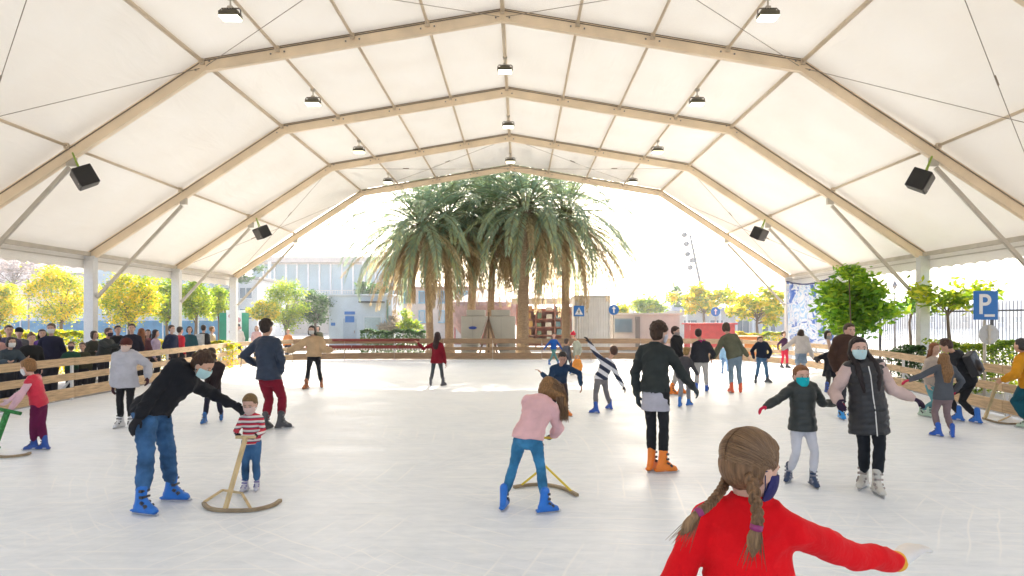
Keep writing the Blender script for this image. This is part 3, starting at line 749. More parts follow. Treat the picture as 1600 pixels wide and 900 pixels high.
# ------------------------------------------------------------------ vegetation
def leaf_mesh(cent, size, name, m, parent, flatness=.6, long=1.5):
    n = len(cent); a = np.random.normal(size=(n,3)); a[:,2] *= flatness; a /= np.linalg.norm(a, axis=1)[:,None]
    r_ = np.random.normal(size=(n,3)); bb = np.cross(a, r_); bb /= np.linalg.norm(bb, axis=1)[:,None]; nn = np.cross(a, bb)
    s = size*np.random.uniform(.6,1.3,(n,1))
    V = np.empty((n,4,3)); V[:,0] = cent-a*s*long*.5; V[:,1] = cent+bb*s*.42+nn*s*.08; V[:,2] = cent+a*s*long*.5; V[:,3] = cent-bb*s*.42+nn*s*.08
    me = bpy.data.meshes.new(name); me.vertices.add(n*4); me.vertices.foreach_set('co', V.ravel())
    me.loops.add(n*4); me.loops.foreach_set('vertex_index', np.arange(n*4)); me.polygons.add(n)
    me.polygons.foreach_set('loop_start', np.arange(n)*4); me.polygons.foreach_set('loop_total', np.full(n,4)); me.update(calc_edges=True); me.validate()
    o = bpy.data.objects.new(name, me); C.objects.link(o); me.materials.append(m); o.parent = parent; return o
def clumps(c, rad, ncl, per, spread, squash=1, hollow=.55):
    out = []
    for _ in range(ncl):
        d = np.random.normal(size=3); d /= np.linalg.norm(d); k = np.random.uniform(hollow, 1.0)
        if np.random.rand() < .12: k *= 1.13
        cc = np.array(c)+d*np.array(rad)*k
        out.append(cc+np.random.normal(size=(int(per*np.random.uniform(.5,1.4)),3))*spread*np.array([1,1,.8]))
    return np.concatenate(out)
bark = mat('bark', (.16,.11,.07), .9, .3, 6, .8, 25, stretch=(2,2,.5)); 
YEL = [(.0,(.13,.25,.008)),(.35,(.36,.46,.008)),(.55,(.85,.66,.008)),(.85,(.95,.64,.008)),(1,(.92,.52,.02))]
YG = [(.0,(.09,.20,.012)),(.35,(.24,.38,.015)),(.65,(.55,.60,.02)),(1,(.85,.72,.03))]
GRN = [(.0,(.02,.07,.015)),(.5,(.06,.16,.025)),(1,(.20,.32,.04))]
def tree(name, px, top, bot, wpx, d, label, stops, mname, cat='tree', group=None, leaves=5200, ls=.10, trunk_r=.09, base=None, nb=9):
    x = (px-CX)/F*d; zt = CH+(CY-top)/F*d; zb = CH+(CY-bot)/F*d; rx = wpx/F*d/2; rz = (zt-zb)/2; zc = (zt+zb)/2
    t = thing(name, (x, d, -.05), label, cat, group)
    q = MB(); lean = random.uniform(-.12,.12)
    q.tube([(0,0,-.1),(lean*.3,0,zb*.5),(lean,0,zb+.15),(lean*1.3,.05,zc)], [trunk_r*1.25,trunk_r,trunk_r*.85,trunk_r*.4], 9)
    for k in range(nb):
        a = 2*math.pi*k/nb+random.random(); e = Vector((math.cos(a)*rx*.75, math.sin(a)*rx*.75, zc+random.uniform(-.3,.6)*rz))
        s = Vector((lean, 0, zb+random.uniform(-.05,.5)*rz)); q.tube([s, s.lerp(e,.5)+Vector((0,0,.1*rz)), e], [trunk_r*.45,trunk_r*.3,trunk_r*.12], 6)
    q.build('trunk', bark, t, True)
    np.random.seed(int(px*3+d)); ncl = 70
    pts = clumps((lean,0,zc+.05), (rx*.92, rx*.92, rz*.92), ncl, leaves/ncl, min(rx,rz)*.17)
    leaf_mesh(pts, ls, 'crown', leafmat(mname, stops), t)
    return t
OG = 'orange trees in a row beyond the rink'
tree('orange_tree', -4, 445, 512, 66, 34, 'bright yellow orange tree cut by the picture edge beyond the crowd', YEL, 'leaf_yellow', group=OG)
tree('orange_tree', 96, 418, 507, 88, 34, 'round yellow and green orange tree nearest the picture edge in full view', YEL, 'leaf_yellow', group=OG, leaves=7000)
tree('orange_tree', 203, 424, 510, 96, 32, 'wide yellow-green orange tree just beside the nearest white tent post', YEL, 'leaf_yellow', group=OG, leaves=7500)
tree('orange_tree', 262, 430, 505, 50, 37, 'green orange tree half hidden by the second white tent post', YG, 'leaf_yg', group=OG)
tree('orange_tree', 305, 430, 508, 56, 36, 'yellow-green orange tree between the second and third white posts', YG, 'leaf_yg', group=OG)
tree('orange_tree', 343, 449, 502, 42, 40, 'small yellow-green orange tree against the third white post', YG, 'leaf_yg', group=OG)
tree('orange_tree', 412, 470, 503, 54, 42, 'small low golden tree behind the man in the navy jacket', YEL, 'leaf_yellow', leaves=3000)
tree('poplar_tree', 447, 433, 518, 62, 44, 'tall yellow-green tree behind the woman in the beige poncho', YG, 'leaf_yg', leaves=6500)
tree('round_tree', 494, 452, 506, 52, 46, 'dark green round tree beside the white kiosk', GRN, 'leaf_dark', leaves=5000)
def bush(name, x0, x1, y0, y1, d, label, stops, mname, n=2600, depth=.9, ls=.07, rows=1):
    a, c = W(x0, y0, d), W(x1, y1, d); zt = a.z; t = thing(name, ((a.x+c.x)/2, d, -.05), label, 'hedge')
    w = abs(c.x-a.x); np.random.seed(int(x0+1))
    p = np.random.uniform([-w/2,-depth/2,0],[w/2,depth/2,zt],(n,3)); 
    e = np.sin(p[:,0]*3)*.06+np.sin(p[:,0]*7.7)*.05; p[:,2] *= 1+e*.8
    face = np.random.rand(n) < .6; p[face,1] = -depth/2+np.abs(np.random.normal(size=face.sum()))*.08
    tp_ = np.random.rand(n) < .4; p[tp_,2] = zt-np.abs(np.random.normal(size=tp_.sum()))*.08 + e[tp_]
    leaf_mesh(p, ls, 'foliage', leafmat(mname, stops), t)
    q = MB()
    for i in range(int(w/.35)+2): q.tube([(-w/2+i*.35,0,0),(-w/2+i*.35+.05,0,zt*.6),(-w/2+i*.35-.05,.1,zt*.85)], [.025,.018,.008], 5)
    q.build('stem', bark, t, True); return t
bush('hedge', 10, 165, 517, 560, 23, 'low bright yellow hedge behind the crowd at the barrier', YEL, 'leaf_yellow', 6500, 1.0, .07)
bush('hedge', 250, 372, 532, 560, 25, 'low yellow hedge behind the spectators between two white posts', YEL, 'leaf_yellow', 4000, .9, .07)
bush('hedge', 566, 665, 515, 540, 38, 'long clipped green hedge in front of the white kiosk and palms', GRN, 'leaf_dark', 6000, 1.0, .085)
bush('hedge', 1390, 1432, 541, 580, 19, 'clipped green hedge behind the barrier beside the leafy tree', GRN, 'leaf_dark', 2500, .9, .06)
bush('hedge', 1455, 1640, 533, 590, 17, 'yellow-green hedge under the parking sign', YG, 'leaf_yg', 6500, .9, .06)
bush('hedge', 1150, 1236, 519, 545, 36, 'pale yellow hedge under the golden tree near the banner', YEL, 'leaf_yellow', 3500, .8, .09)

# date palms
palmleaf = leafmat('palm_green', [(0,(.22,.34,.25)),(.45,(.37,.48,.33)),(.75,(.55,.60,.28)),(1,(.76,.72,.25))], .58, .35)
palmdead = leafmat('palm_dry', [(0,(.33,.24,.14)),(.5,(.55,.42,.24)),(1,(.76,.66,.38))], .5, .7)
rach = mat('frond_stalk', (.28,.26,.12), .5, .2)
def frond(LV, q, o, az, el, L, droop, w=.055, dens=44, ll=.55, twist=0):
    ca, sa = math.cos(az), math.sin(az); side = Vector((-sa, ca, 0)); p = Vector(o); pts = [p.copy()]; tg = []
    n = 16
    for i in range(n):
        s = (i+.5)/n; pit = el-droop*s**1.25; t = Vector((ca*math.cos(pit), sa*math.cos(pit), math.sin(pit))); tg.append(t); p = p+t*(L/n); pts.append(p.copy())
    q.tube(pts[::2], [.032*(1-.85*i/8) for i in range(9)], 4)
    for i in range(dens):
        s = .16+.84*(i+random.random()*.7)/dens; k = min(n-1, int(s*n)); fr = s*n-k; pp = pts[k].lerp(pts[k+1], min(1,fr)); t = tg[k]
        up = side.cross(t)*-1
        if up.z < 0: up = -up
        l = ll*(math.sin(math.pi*(.13+.80*s))**.6)*random.uniform(.85,1.1); fw = .62+.9*s
        for sg in (1,-1):
            d = (t*fw + side*sg*1.0 + up*random.uniform(.05,.5) - Vector((0,0,.25+.15*random.random()))).normalized()
            wv = d.cross(up).normalized()*w*.5; m1_ = pp+d*l*.45; e = pp+d*l-Vector((0,0,l*.16))
            LV.append((pp+wv*.3, m1_+wv, e, m1_-wv))
def quads_obj(LV, name, m, parent):
    n = len(LV); V = np.array([[tuple(c) for c in qd] for qd in LV]); me = bpy.data.meshes.new(name); me.vertices.add(n*4); me.vertices.foreach_set('co', V.ravel())
    me.loops.add(n*4); me.loops.foreach_set('vertex_index', np.arange(n*4)); me.polygons.add(n)
    me.polygons.foreach_set('loop_start', np.arange(n)*4); me.polygons.foreach_set('loop_total', np.full(n,4)); me.update(calc_edges=True)
    o = bpy.data.objects.new(name, me); C.objects.link(o); me.materials.append(m); o.parent = parent; return o
ptrunk = mat('palm_trunk', (.40,.29,.19), .95, .35, 9, 1.0, 30, stretch=(1,1,3))
def palm(px, crown_y, d, label, seed, r0=.21, nf=78, L=4.4, lean=0, basepx=None):
    random.seed(seed); bx = ((basepx or px)-CX)/F*d; cxw = (px-CX)/F*d; zc = CH+(CY-crown_y)/F*d
    t = thing('date_palm', (bx, d, -.06), label, 'palm tree', 'date palms clustered behind the rink'); dx = cxw-bx
    q = MB(); pts = []; ra = []
    n = 46
    for i in range(n+1):
        s = i/n; pts.append((dx*s*s, 0, s*(zc-.3))); ra.append(r0*(1.2-.28*s+(.12*(s>.9)))*(1+.07*(i%2)) * (1+.5*max(0,.06-s)/.06))
    q.tube(pts, ra, 12); q.build('trunk', ptrunk, t)
    q = MB(); 
    for i in range(70):
        a = i*2.4; z = zc-.3-1.1*i/70; p = Vector((dx+math.cos(a)*r0*.9, math.sin(a)*r0*.9, z)); q.beam(p, p+Vector((math.cos(a)*.22, math.sin(a)*.22, .28)), .07,.035)
    q.build('frond_stub', ptrunk, t)
    o = Vector((dx, 0, zc)); LV = []; q = MB()
    for i in range(int(nf*.86)):
        az = i*2.39996+random.uniform(-.2,.2); s = (i+.5)/nf; el = R(86)-R(122)*s**.9; Lf = L*random.uniform(.88,1.10)
        frond(LV, q, o+Vector((math.cos(az)*.12, math.sin(az)*.12, .15-.3*s)), az, el, Lf, R(52)+R(38)*s*random.uniform(.7,1.2), w=.064, ll=.60, dens=46)
    quads_obj(LV, 'green_fronds', palmleaf, t); q.build('frond_stalk', rach, t, True)
    LV = []; q = MB()
    for i in range(int(nf*.62)):
        az = i*2.39996*1.3+random.uniform(-.3,.3); el = R(random.uniform(-66,-8)); frond(LV, q, o+Vector((math.cos(az)*.15, math.sin(az)*.15,-.3)), az, el, L*random.uniform(.74,1.0), R(40), w=.058, dens=34, ll=.45)
    dd = quads_obj(LV, 'dry_fronds', palmdead, t); q.build('dry_stalk', palmdead, dd, True)
    return t
palm(660, 350, 34.5, 'date palm with slim trunk standing outermost on the kiosk side of the cluster', 11, .17, 84, 5.4, basepx=672)
palm(697, 340, 35.5, 'date palm with trunk next to the outermost one, beside the generator boxes', 12, .20, 74, 4.9, basepx=702)
palm(752, 318, 38.5, 'dark date palm whose trunk leans behind the first white generator box', 13, .22, 60, 4.6, basepx=735)
palm(775, 330, 37, 'slim date palm whose trunk rises between the two white generator boxes', 14, .18, 60, 4.6, basepx=766)
palm(822, 322, 34.5, 'largest date palm with thick trunk and drooping green crown in the middle', 15, .27, 100, 5.6, basepx=817)
palm(882, 334, 36.5, 'date palm standing outermost on the side of the pedestrian crossing sign', 16, .20, 104, 6.2, basepx=884)

# yellow plane trees on the far side, and the leafy young trees by the fence
def spray(px, top, bot, wpx, d, label, stops, mname, leaves, ls, ncl, spread, name='young_tree', trunk_r=.05, nb=7):
    x = (px-CX)/F*d; zt = CH+(CY-top)/F*d; zb = CH+(CY-bot)/F*d; rx = wpx/F*d/2; rz = (zt-zb)/2; zc = (zt+zb)/2
    t = thing(name, (x, d, -.05), label, 'tree'); np.random.seed(int(px)); random.seed(int(px)); q = MB()
    q.tube([(0,0,-.1),(.03,0,zb*.55),(-.03,0,zb+.1),(.04,0,zb+.55*rz)], [trunk_r*1.2,trunk_r,trunk_r*.8,trunk_r*.25], 8); P = []
    for k in range(ncl):
        dv = np.random.normal(size=3); dv /= np.linalg.norm(dv); kk = np.random.uniform(.35,1.0)
        e = Vector((dv[0]*rx*kk, dv[1]*rx*kk, zc+dv[2]*rz*kk)); s = Vector((0,0,max(.4, min(e.z-.2, zb+random.random()*rz))))
        q.tube([s, s.lerp(e,.55)+Vector((0,0,.08)), e], [trunk_r*.35,trunk_r*.22,trunk_r*.1], 5)
        P.append(np.array(e)+np.random.normal(size=(int(leaves/ncl*random.uniform(.5,1.5)),3))*spread*np.array([1,1,.7]))
    q.build('trunk', bark, t, True); leaf_mesh(np.concatenate(P), ls, 'crown', leafmat(mname, stops, .5), t, .5, 1.9); return t
LG = [(0,(.05,.16,.01)),(.4,(.17,.38,.02)),(.7,(.42,.62,.03)),(1,(.80,.85,.06))]
spray(1338, 424, 520, 132, 21.5, 'leafy bright green young tree behind the barrier near the woman in the long vest', LG, 'leaf_lime', 3600, .14, 34, .24)
spray(1328, 412, 432, 30, 20.5, 'small round tuft of climbing leaves at the top of a tent post', LG, 'leaf_lime', 420, .09, 8, .10, name='climbing_plant', trunk_r=.02)
spray(1482, 425, 492, 96, 19, 'thin young tree with sparse yellow-green leaves beside the parking sign', YG, 'leaf_yg', 800, .12, 14, .20)
spray(1422, 445, 505, 46, 24, 'sparse pale green young tree behind the nearest white post by the fence', LG, 'leaf_lime', 500, .10, 10, .16)
spray(1100, 447, 492, 98, 52, 'golden plane tree above the red stall', YEL, 'leaf_yellow', 2600, .22, 26, .28, name='plane_tree', trunk_r=.12)
spray(1183, 450, 506, 100, 44, 'golden plane tree with pale trunk next to the blue white banner', YEL, 'leaf_yellow', 2600, .20, 26, .26, name='plane_tree', trunk_r=.10)
spray(1008, 466, 490, 56, 58, 'far low yellow-green tree over the beige booth', YG, 'leaf_yg', 1400, .22, 16, .28, name='plane_tree', trunk_r=.1)
spray(972, 476, 496, 28, 50, 'small golden tree between the arrow sign and the beige booth', YEL, 'leaf_yellow', 900, .18, 12, .2, name='plane_tree', trunk_r=.08)
spray(1058, 436, 486, 34, 66, 'far thin pale green tree behind the beige booth', GRN, 'leaf_dark', 600, .24, 10, .3, name='plane_tree', trunk_r=.08)
spray(640, 480, 522, 34, 44, 'small yellow-green shrub tree behind the hedge near the kiosk', YG, 'leaf_yg', 1400, .13, 16, .16, name='shrub')
spray(612, 486, 520, 40, 46, 'dusty pale blossom shrub behind the long green hedge', [(0,(.35,.28,.18)),(1,(.75,.62,.48))], 'leaf_pale', 1400, .13, 16, .16, name='shrub')
spray(582, 440, 462, 60, 60, 'dark green shrub on the terrace of the glass building', GRN, 'leaf_dark', 1600, .2, 14, .25, name='shrub')
spray(360, 398, 440, 90, 62, 'dark distant evergreen behind the third white post', GRN, 'leaf_dark', 2200, .26, 20, .35, name='evergreen_tree', trunk_r=.14)
spray(20, 385, 450, 110, 66, 'bare greyish tree far behind the yellow orange trees', [(0,(.25,.19,.17)),(1,(.5,.42,.4))], 'leaf_bare', 1700, .2, 26, .5, name='bare_tree', trunk_r=.16)
# ------------------------------------------------------------------ buildings and street furniture beyond the rink
plaster = lambda c: mat('plaster', c, .85, .10, 1.3, .2, 12)
glass_m = mat('window_glass', (.10,.16,.20), .12, .25, .6, spec=.8); blue_sign = mat('sign_blue', (.01,.16,.52), .4, .04); sign_white = mat('sign_white', (.8,.8,.8), .4, .03)
def building(name, x0, x1, top, d, depth, label, wallc, cat='building', sill=None, rows=(), roofc=(.45,.42,.38), over=.3, base_z=-.05, win=(1.4,1.2), frame=(.7,.7,.68), cols=None, roof_h=.3):
    a, c = W(x0, top, d), W(x1, top, d); w = c.x-a.x; zt = a.z; t = thing(name, ((a.x+c.x)/2, d, base_z), label, cat)
    q = MB(); q.box((0, depth/2, (zt-base_z)/2), (w, depth, zt-base_z)); q.build('wall', plaster(wallc), t)
    q = MB(); q.box((0, depth/2, zt-base_z+roof_h/2), (w+2*over, depth+2*over, roof_h)); bevel(q.build('roof', plaster(roofc), t), .03, 1)
    for z in rows:
        nwin = cols or max(1, int(w/(win[0]*1.7)))
        for i in range(nwin):
            x = -w/2+(i+.5)*w/nwin; f = MB()
            for (cx0, cz0, sx, sz) in ((0, win[1]/2, win[0]+.14, .08), (0, -win[1]/2, win[0]+.24, .10), (-win[0]/2,0,.08,win[1]), (win[0]/2,0,.08,win[1]), (0,0,.05,win[1])):
                f.box((x+cx0, -.05, z+cz0-base_z), (sx, .14, sz))
            fo = f.build('window', plaster(frame), t); g = MB(); g.box((x, -.005, z-base_z), (win[0], .03, win[1])); g.build('pane', glass_m, fo)
    return t, w, zt-base_z
# long glass-fronted building on its terrace
t, w, h = building('glass_building', 395, 622, 411, 92, 14, 'long low glass fronted building with a flat overhanging roof behind the poplar', (.50,.44,.38), roofc=(.50,.42,.36), over=1.2, roof_h=.8)
for i in range(13):
    x = -w/2+(i+.5)*w/13; f = MB(); f.box((x-w/26,-.1,h-2.4), (.22,.3,4.6)); fo = f.build('window', plaster((.72,.70,.68)), t)
    g = MB(); g.box((x,-.03,h-2.4), (w/13-.25,.06,4.4)); g.build('pane', mat('sky_glass', (.25,.36,.40), .15, .2, .3), fo)
q = MB(); q.box((0,-1.3,h-5.0), (w,2.4,.3)); q.build('terrace_slab', plaster((.6,.56,.5)), t)
q = MB()
for i in range(60): q.box((-w/2+i*w/60,-2.4,h-4.5), (.05,.05,.9))
q.box((0,-2.4,h-4.05), (w,.08,.08)); q.build('railing', galv, t)
for x in (-w/2+3.2, w/2-4.5):
    q = MB(); q.box((x,-2.0,(h)/2), (.35,.35,h)); q.build('column', plaster((.75,.72,.7)), t)
building('apartment_block', -60, 70, 402, 96, 12, 'pale pinkish apartment block far behind the yellow orange trees', (.58,.50,.47), rows=(3,6,9), win=(1.6,1.5))
building('pale_house', 52, 148, 430, 74, 9, 'cream house with a dark roof line behind the round orange tree', (.66,.60,.52), rows=(2.4,5), roofc=(.33,.3,.28))
building('blue_grey_building', 150, 262, 417, 60, 10, 'blue grey flat block behind the white tent posts', (.42,.50,.55), rows=(2.6,5.0), win=(1.5,1.2), roofc=(.35,.38,.4))
building('low_terrace_building', 262, 402, 437, 70, 9, 'low white terrace building behind the third white post', (.62,.62,.60), rows=(2.5,4.8), roofc=(.30,.28,.26))
# kiosk
t, w, h = building('white_kiosk', 514, 612, 463, 46, 4, 'white kiosk with blue door sign and dark awning behind the far barrier', (.62,.68,.74), roofc=(.62,.64,.64), over=.12, roof_h=.16)
q = MB(); q.box((.9,-.35,h-.42), (1.7,.8,.12)); q.build('awning', plaster((.08,.08,.08)), t)
q = MB(); q.box((-.75,-.03,h-1.20), (.75,.06,.22)); q.box((-.75,-.03,h-1.65), (.65,.05,.45)); q.build('sign', blue_sign, t)
q = MB(); q.box((-.75,-.02,1.0), (.95,.05,2.0)); dr = q.build('door', plaster((.45,.52,.60)), t); q = MB(); q.box((-.40,-.07,1.05), (.05,.05,.2)); q.build('handle', bolt_m, dr)
q = MB(); q.box((-1.95,-.02,h-2.0), (.3,.05,.22)); q.build('sign', blue_sign, t)
q = MB(); q.box((1.95,-.05,h/2-.1), (.12,.10,h-.3)); q.build('drainpipe', mat('green_pipe', (.12,.28,.20), .5), t)
q = MB(); q.box((.9,-.03,1.6), (1.3,.06,1.1)); fo = q.build('window', plaster((.72,.74,.75)), t); q = MB(); q.box((.9,-.07,1.6), (1.15,.02,.95)); q.build('pane', mat('pale_glass', (.35,.45,.48), .2), fo)
# hoarding with posts
t = thing('hoarding', (-14.2, 45, -.05), 'long blue hoarding with a pale top strip behind the orange trees', 'hoarding'); q = MB()
for i in range(7): q.box((-22.1+i*2.5, 0, 1.05), (2.44,.05,1.6))
q.build('blue_panel', mat('hoarding_blue', (.07,.25,.42), .5, .25, 1.5), t); q = MB()
for i in range(7): q.box((-22.1+i*2.5, .01, 2.1), (2.46,.04,.45))
q.build('pale_strip', mat('hoarding_pale', (.50,.56,.66), .5, .2, 1.5), t)
for i in range(8): q = MB(); q.box((-23.35+i*2.5, -.06, 1.15), (.08,.08,2.4)); q.build('post', white_m, t)
for px, lb in ((349,'dark green banner post against the third white post'), (384,'dark green banner post behind the navy jacket man')):
    t = thing('banner_post', (W(px,500,31).x, 31, -.05), lb, 'banner'); q = MB(); q.tube([(0,0,0),(0,0,2.35)], .03, 8); q.build('pole', galv, t)
    q = MB(); q.box((0,-.05,1.5), (.34,.03,1.5)); bevel(q.build('panel', mat('banner_green', (.01,.22,.13), .5), t), .01, 1)
# white stand with round figure between post 3 and man
t = thing('display_stand', (W(368,500,32.5).x, 32.5, -.05), 'white printed display stand beside the third white post', 'display stand')
q = MB(); q.box((0,0,1.35), (.95,.06,2.1)); q.box((0,.1,.15), (.95,.5,.3)); bevel(q.build('panel', sign_white, t), .01, 1)
q = MB(); 
for i,(x,z,s) in enumerate(((-.2,2.1,.16),(.1,1.9,.2),(.2,1.5,.12),(-.15,1.3,.18))): q.ell((x,-.035,z), (s,.02,s*.7))
q.build('print', mat('print_pink', (.55,.30,.32), .5, .4, 20), t)
# generator boxes
cream = mat('cream_steel', (.50,.48,.42), .45, .10, 1.2)
def genbox(x0, x1, d, label, cut, logo):
    a, c = W(x0, 484, d), W(x1, 484, d); w = c.x-a.x; h = CH+.016*d*1; t = thing('generator_box', ((a.x+c.x)/2, d, -.05), label, 'generator'); hh = a.z+.05
    q = MB(); s = cut; e = w/2; prof = [(-e,0),(e,0),(e,hh*.84),(-e,hh*.84)]
    if s > 0: prof = [(-e,0),(e-.62,0),(e,hh*.80),(e,hh*.86),(-e,hh*.86)]
    if s < 0: prof = [(-e+.62,0),(e,0),(e,hh*.86),(-e,hh*.86),(-e,hh*.80)]
    q.prism(prof, -.6, .6, Matrix(((1,0,0,0),(0,0,-1,0),(0,1,0,0),(0,0,0,1)))); bevel(q.build('housing', cream, t), .02, 2)
    q = MB(); q.box((.08*s,0,hh*.93), (w*.72,.9,hh*.13)); bevel(q.build('top_vent', cream, t), .02, 1)
    q = MB()
    for i in range(5): q.box((-.1*s, -.612, .35+i*.09), (w*.4,.02,.03))
    q.build('louvre', mat('louvre', (.25,.24,.22), .5), t)
    q = MB(); q.box((-.05,-.608,hh*.47), (.012,.012,hh*.7)); q.build('door_seam', mat('louvre', (.25,.24,.22), .5), t)
    if logo: 
        q = MB(); q.ell((-.05,-.612,hh*.62), (.21,.012,.075), None, 20, 9); q.build('logo', mat('logo_blue', (.02,.06,.36), .4), t)
    return t
genbox(722, 761, 33, 'cream generator box with a blue oval logo behind the far barrier', 1, True)
genbox(765, 805, 33.2, 'plain cream generator box without logo behind the far barrier', -1, False)
t = thing('wooden_trestle', (W(763.5,500,32.6).x, 32.5, -.05), 'dark wooden A shaped trestle between the two cream generator boxes', 'trestle'); q = MB()
for s in (-1,1): q.beam((0,0,1.9), (.50*s,0,0), .10,.10)
q.beam((-.3,0,.8),(.3,0,.8),.06,.1); q.beam((0,.08,2.3),(0,.08,0),.09,.09); q.build('frame', wood('darkwood', (.20,.13,.08)), t)
# shelf stall behind the palms
t = thing('market_stall', (W(852,500,44).x, 44, -.05), 'open market stall with red and brown shelves behind the palm trunks', 'market stall'); q = MB()
for z in (.3,.85,1.4,1.95,2.5): q.box((0,0,z), (3.9,.9,.07))
for x in (-1.95,-.65,.65,1.95): q.box((x,0,1.6), (.09,.9,3.2))
q.box((0,.42,1.4), (3.9,.05,2.6)); q.build('shelf', wood('redwood', (.42,.16,.10)), t); q = MB(); q.box((0,-.2,3.3), (4.6,1.8,.12)); q.box((0,-1.1,3.12), (4.6,.04,.34)); q.build('awning', cloth((.62,.50,.42)), t)
random.seed(5)
for i in range(30):
    z = .335+.55*(i//6); q = MB(); x = -1.75+(i%6)*.66+random.uniform(-.05,.05); s = random.uniform(.24,.42); q.box((0,0,s/2+.002), (random.uniform(.3,.5),.4,s), taper=.9)
    cols = ((.50,.08,.06),(.55,.30,.08),(.16,.22,.12),(.62,.55,.45),(.08,.18,.20),(.35,.2,.12))
    if z+s > 2.9: continue
    o = bevel(q.build('goods_box', plastic(cols[i*7%6]), None), .02, 1); o.location = (W(852,500,44).x+x, 43.75, z-.05)
    nm = ('red','orange','dark green','cream','teal','brown')[i*7%6]
    tag(o, f'{nm} goods box on shelf of the market stall behind the palms', 'box', f'{nm} goods boxes on the stall shelves')
t = thing('carousel', (W(757,500,52).x, 52, -.05), 'brown and red roofed carousel behind the generator boxes', 'carousel'); q = MB()
q.loft([(0,0,3.0),(0,0,3.3),(0,0,4.3),(0,0,4.5)], [3.0,2.9,.5,.1], n=18); q.build('roof', mat('carousel_roof', (.36,.20,.16), .7, .3, 2), t); q = MB()
q.loft([(0,0,0),(0,0,.3)], [2.6,2.6], n=18, cap=False); q.build('platform', mat('carousel_base', (.35,.10,.08), .7), t)
for i in range(8):
    a = i*math.pi/4; q = MB(); q.tube([(2.4*math.cos(a),2.4*math.sin(a),.3),(2.4*math.cos(a),2.4*math.sin(a),3.05)], .06, 8); q.build('pole', mat('pole_red', (.45,.08,.06), .5), t)
q = MB(); q.loft([(0,0,.3),(0,0,3.0)], [.9,.9], n=12, cap=False); q.build('core', mat('carousel_core', (.25,.35,.42), .5, .5, 2), t)
# turquoise umbrella-ish kiosk near the left palm
building('beige_villa', 616, 742, 452, 66, 8, 'beige house with blue shutters seen between the palm trunks', (.58,.46,.37), rows=(2.2,4.2), frame=(.10,.35,.50), win=(1.1,1.2), roofc=(.42,.25,.18))
# white corrugated container
a, c = W(899, 462, 36), W(952, 462, 36); t = thing('container', ((a.x+c.x)/2, 36, -.05), 'tall white corrugated container behind the pedestrian crossing sign', 'container')
w = c.x-a.x; hh = a.z+.05; q = MB(); prof = []
n = 14
for i in range(n): x = -w/2+w*i/n; prof += [(x,0),(x+w/n*.5,0),(x+w/n*.6,-.04),(x+w/n*.9,-.04)]
prof += [(w/2,0),(w/2,2.4),(-w/2,2.4)]; q.prism(prof[::-1], .1, hh-.1); q.build('wall', mat('container_white', (.80,.80,.78), .5, .08, 2), t)
q = MB(); 
for z in (.06, hh-.05): q.box((0,1.2,z), (w+.08,2.5,.12))
for x in (-w/2,w/2): q.box((x,-.0,hh/2), (.1,.1,hh))
q.build('frame', mat('container_frame', (.6,.6,.58), .5), t)
# beige ticket booth
t, w, h = building('ticket_booth', 953, 1062, 492, 40, 3, 'beige ticket booth with a service window and small blue oval logo', (.52,.46,.39), roofc=(.55,.50,.42), over=.15, roof_h=.12)
q = MB(); q.box((-1.35,-.03,1.55), (1.2,.06,.95)); fo = q.build('window', plaster((.35,.34,.30)), t); q = MB(); q.box((-1.35,-.07,1.55), (1.05,.02,.8)); q.build('pane', glass_m, fo)
q = MB(); q.box((-.45,-.03,1.15), (.28,.06,1.9)); q.build('door', plaster((.16,.14,.12)), t); q = MB(); q.ell((.9,-.01,1.65), (.24,.02,.08), None, 18, 8); q.build('logo', mat('logo_blue', (.02,.06,.36), .4), t)
# red stall
t = thing('red_stall', (W(1108,500,36).x, 36, -.05), 'red panelled stall beyond the barrier under the golden plane tree', 'stall'); q = MB(); q.box((0,0,.85), (2.5,1.4,1.6), taper=.98); bevel(q.build('panel', mat('stall_red', (.55,.03,.03), .45, .15, 3), t), .03, 2)
q = MB(); q.box((0,0,1.69), (2.7,1.6,.09)); q.build('counter', mat('stall_red', (.55,.03,.03), .45, .15, 3), t); q = MB()
for x in (-1.2,1.2): q.box((x,-.6,1.2), (.06,.06,1.0))
q.build('post', white_m, t)
t, w, h = building('white_pavilion', 1058, 1262, 486, 62, 7, 'long white pavilion with columns and a blue grey roof behind the plane trees', (.62,.60,.58), rows=(1.2,), win=(1.3,1.3), roofc=(.42,.44,.52), over=.7, roof_h=.35)
for i in range(8): q = MB(); q.tube([(-w/2+(i+.5)*w/8,-.6,0),(-w/2+(i+.5)*w/8,-.6,h)], .12, 10); q.build('column', plaster((.72,.71,.7)), t)
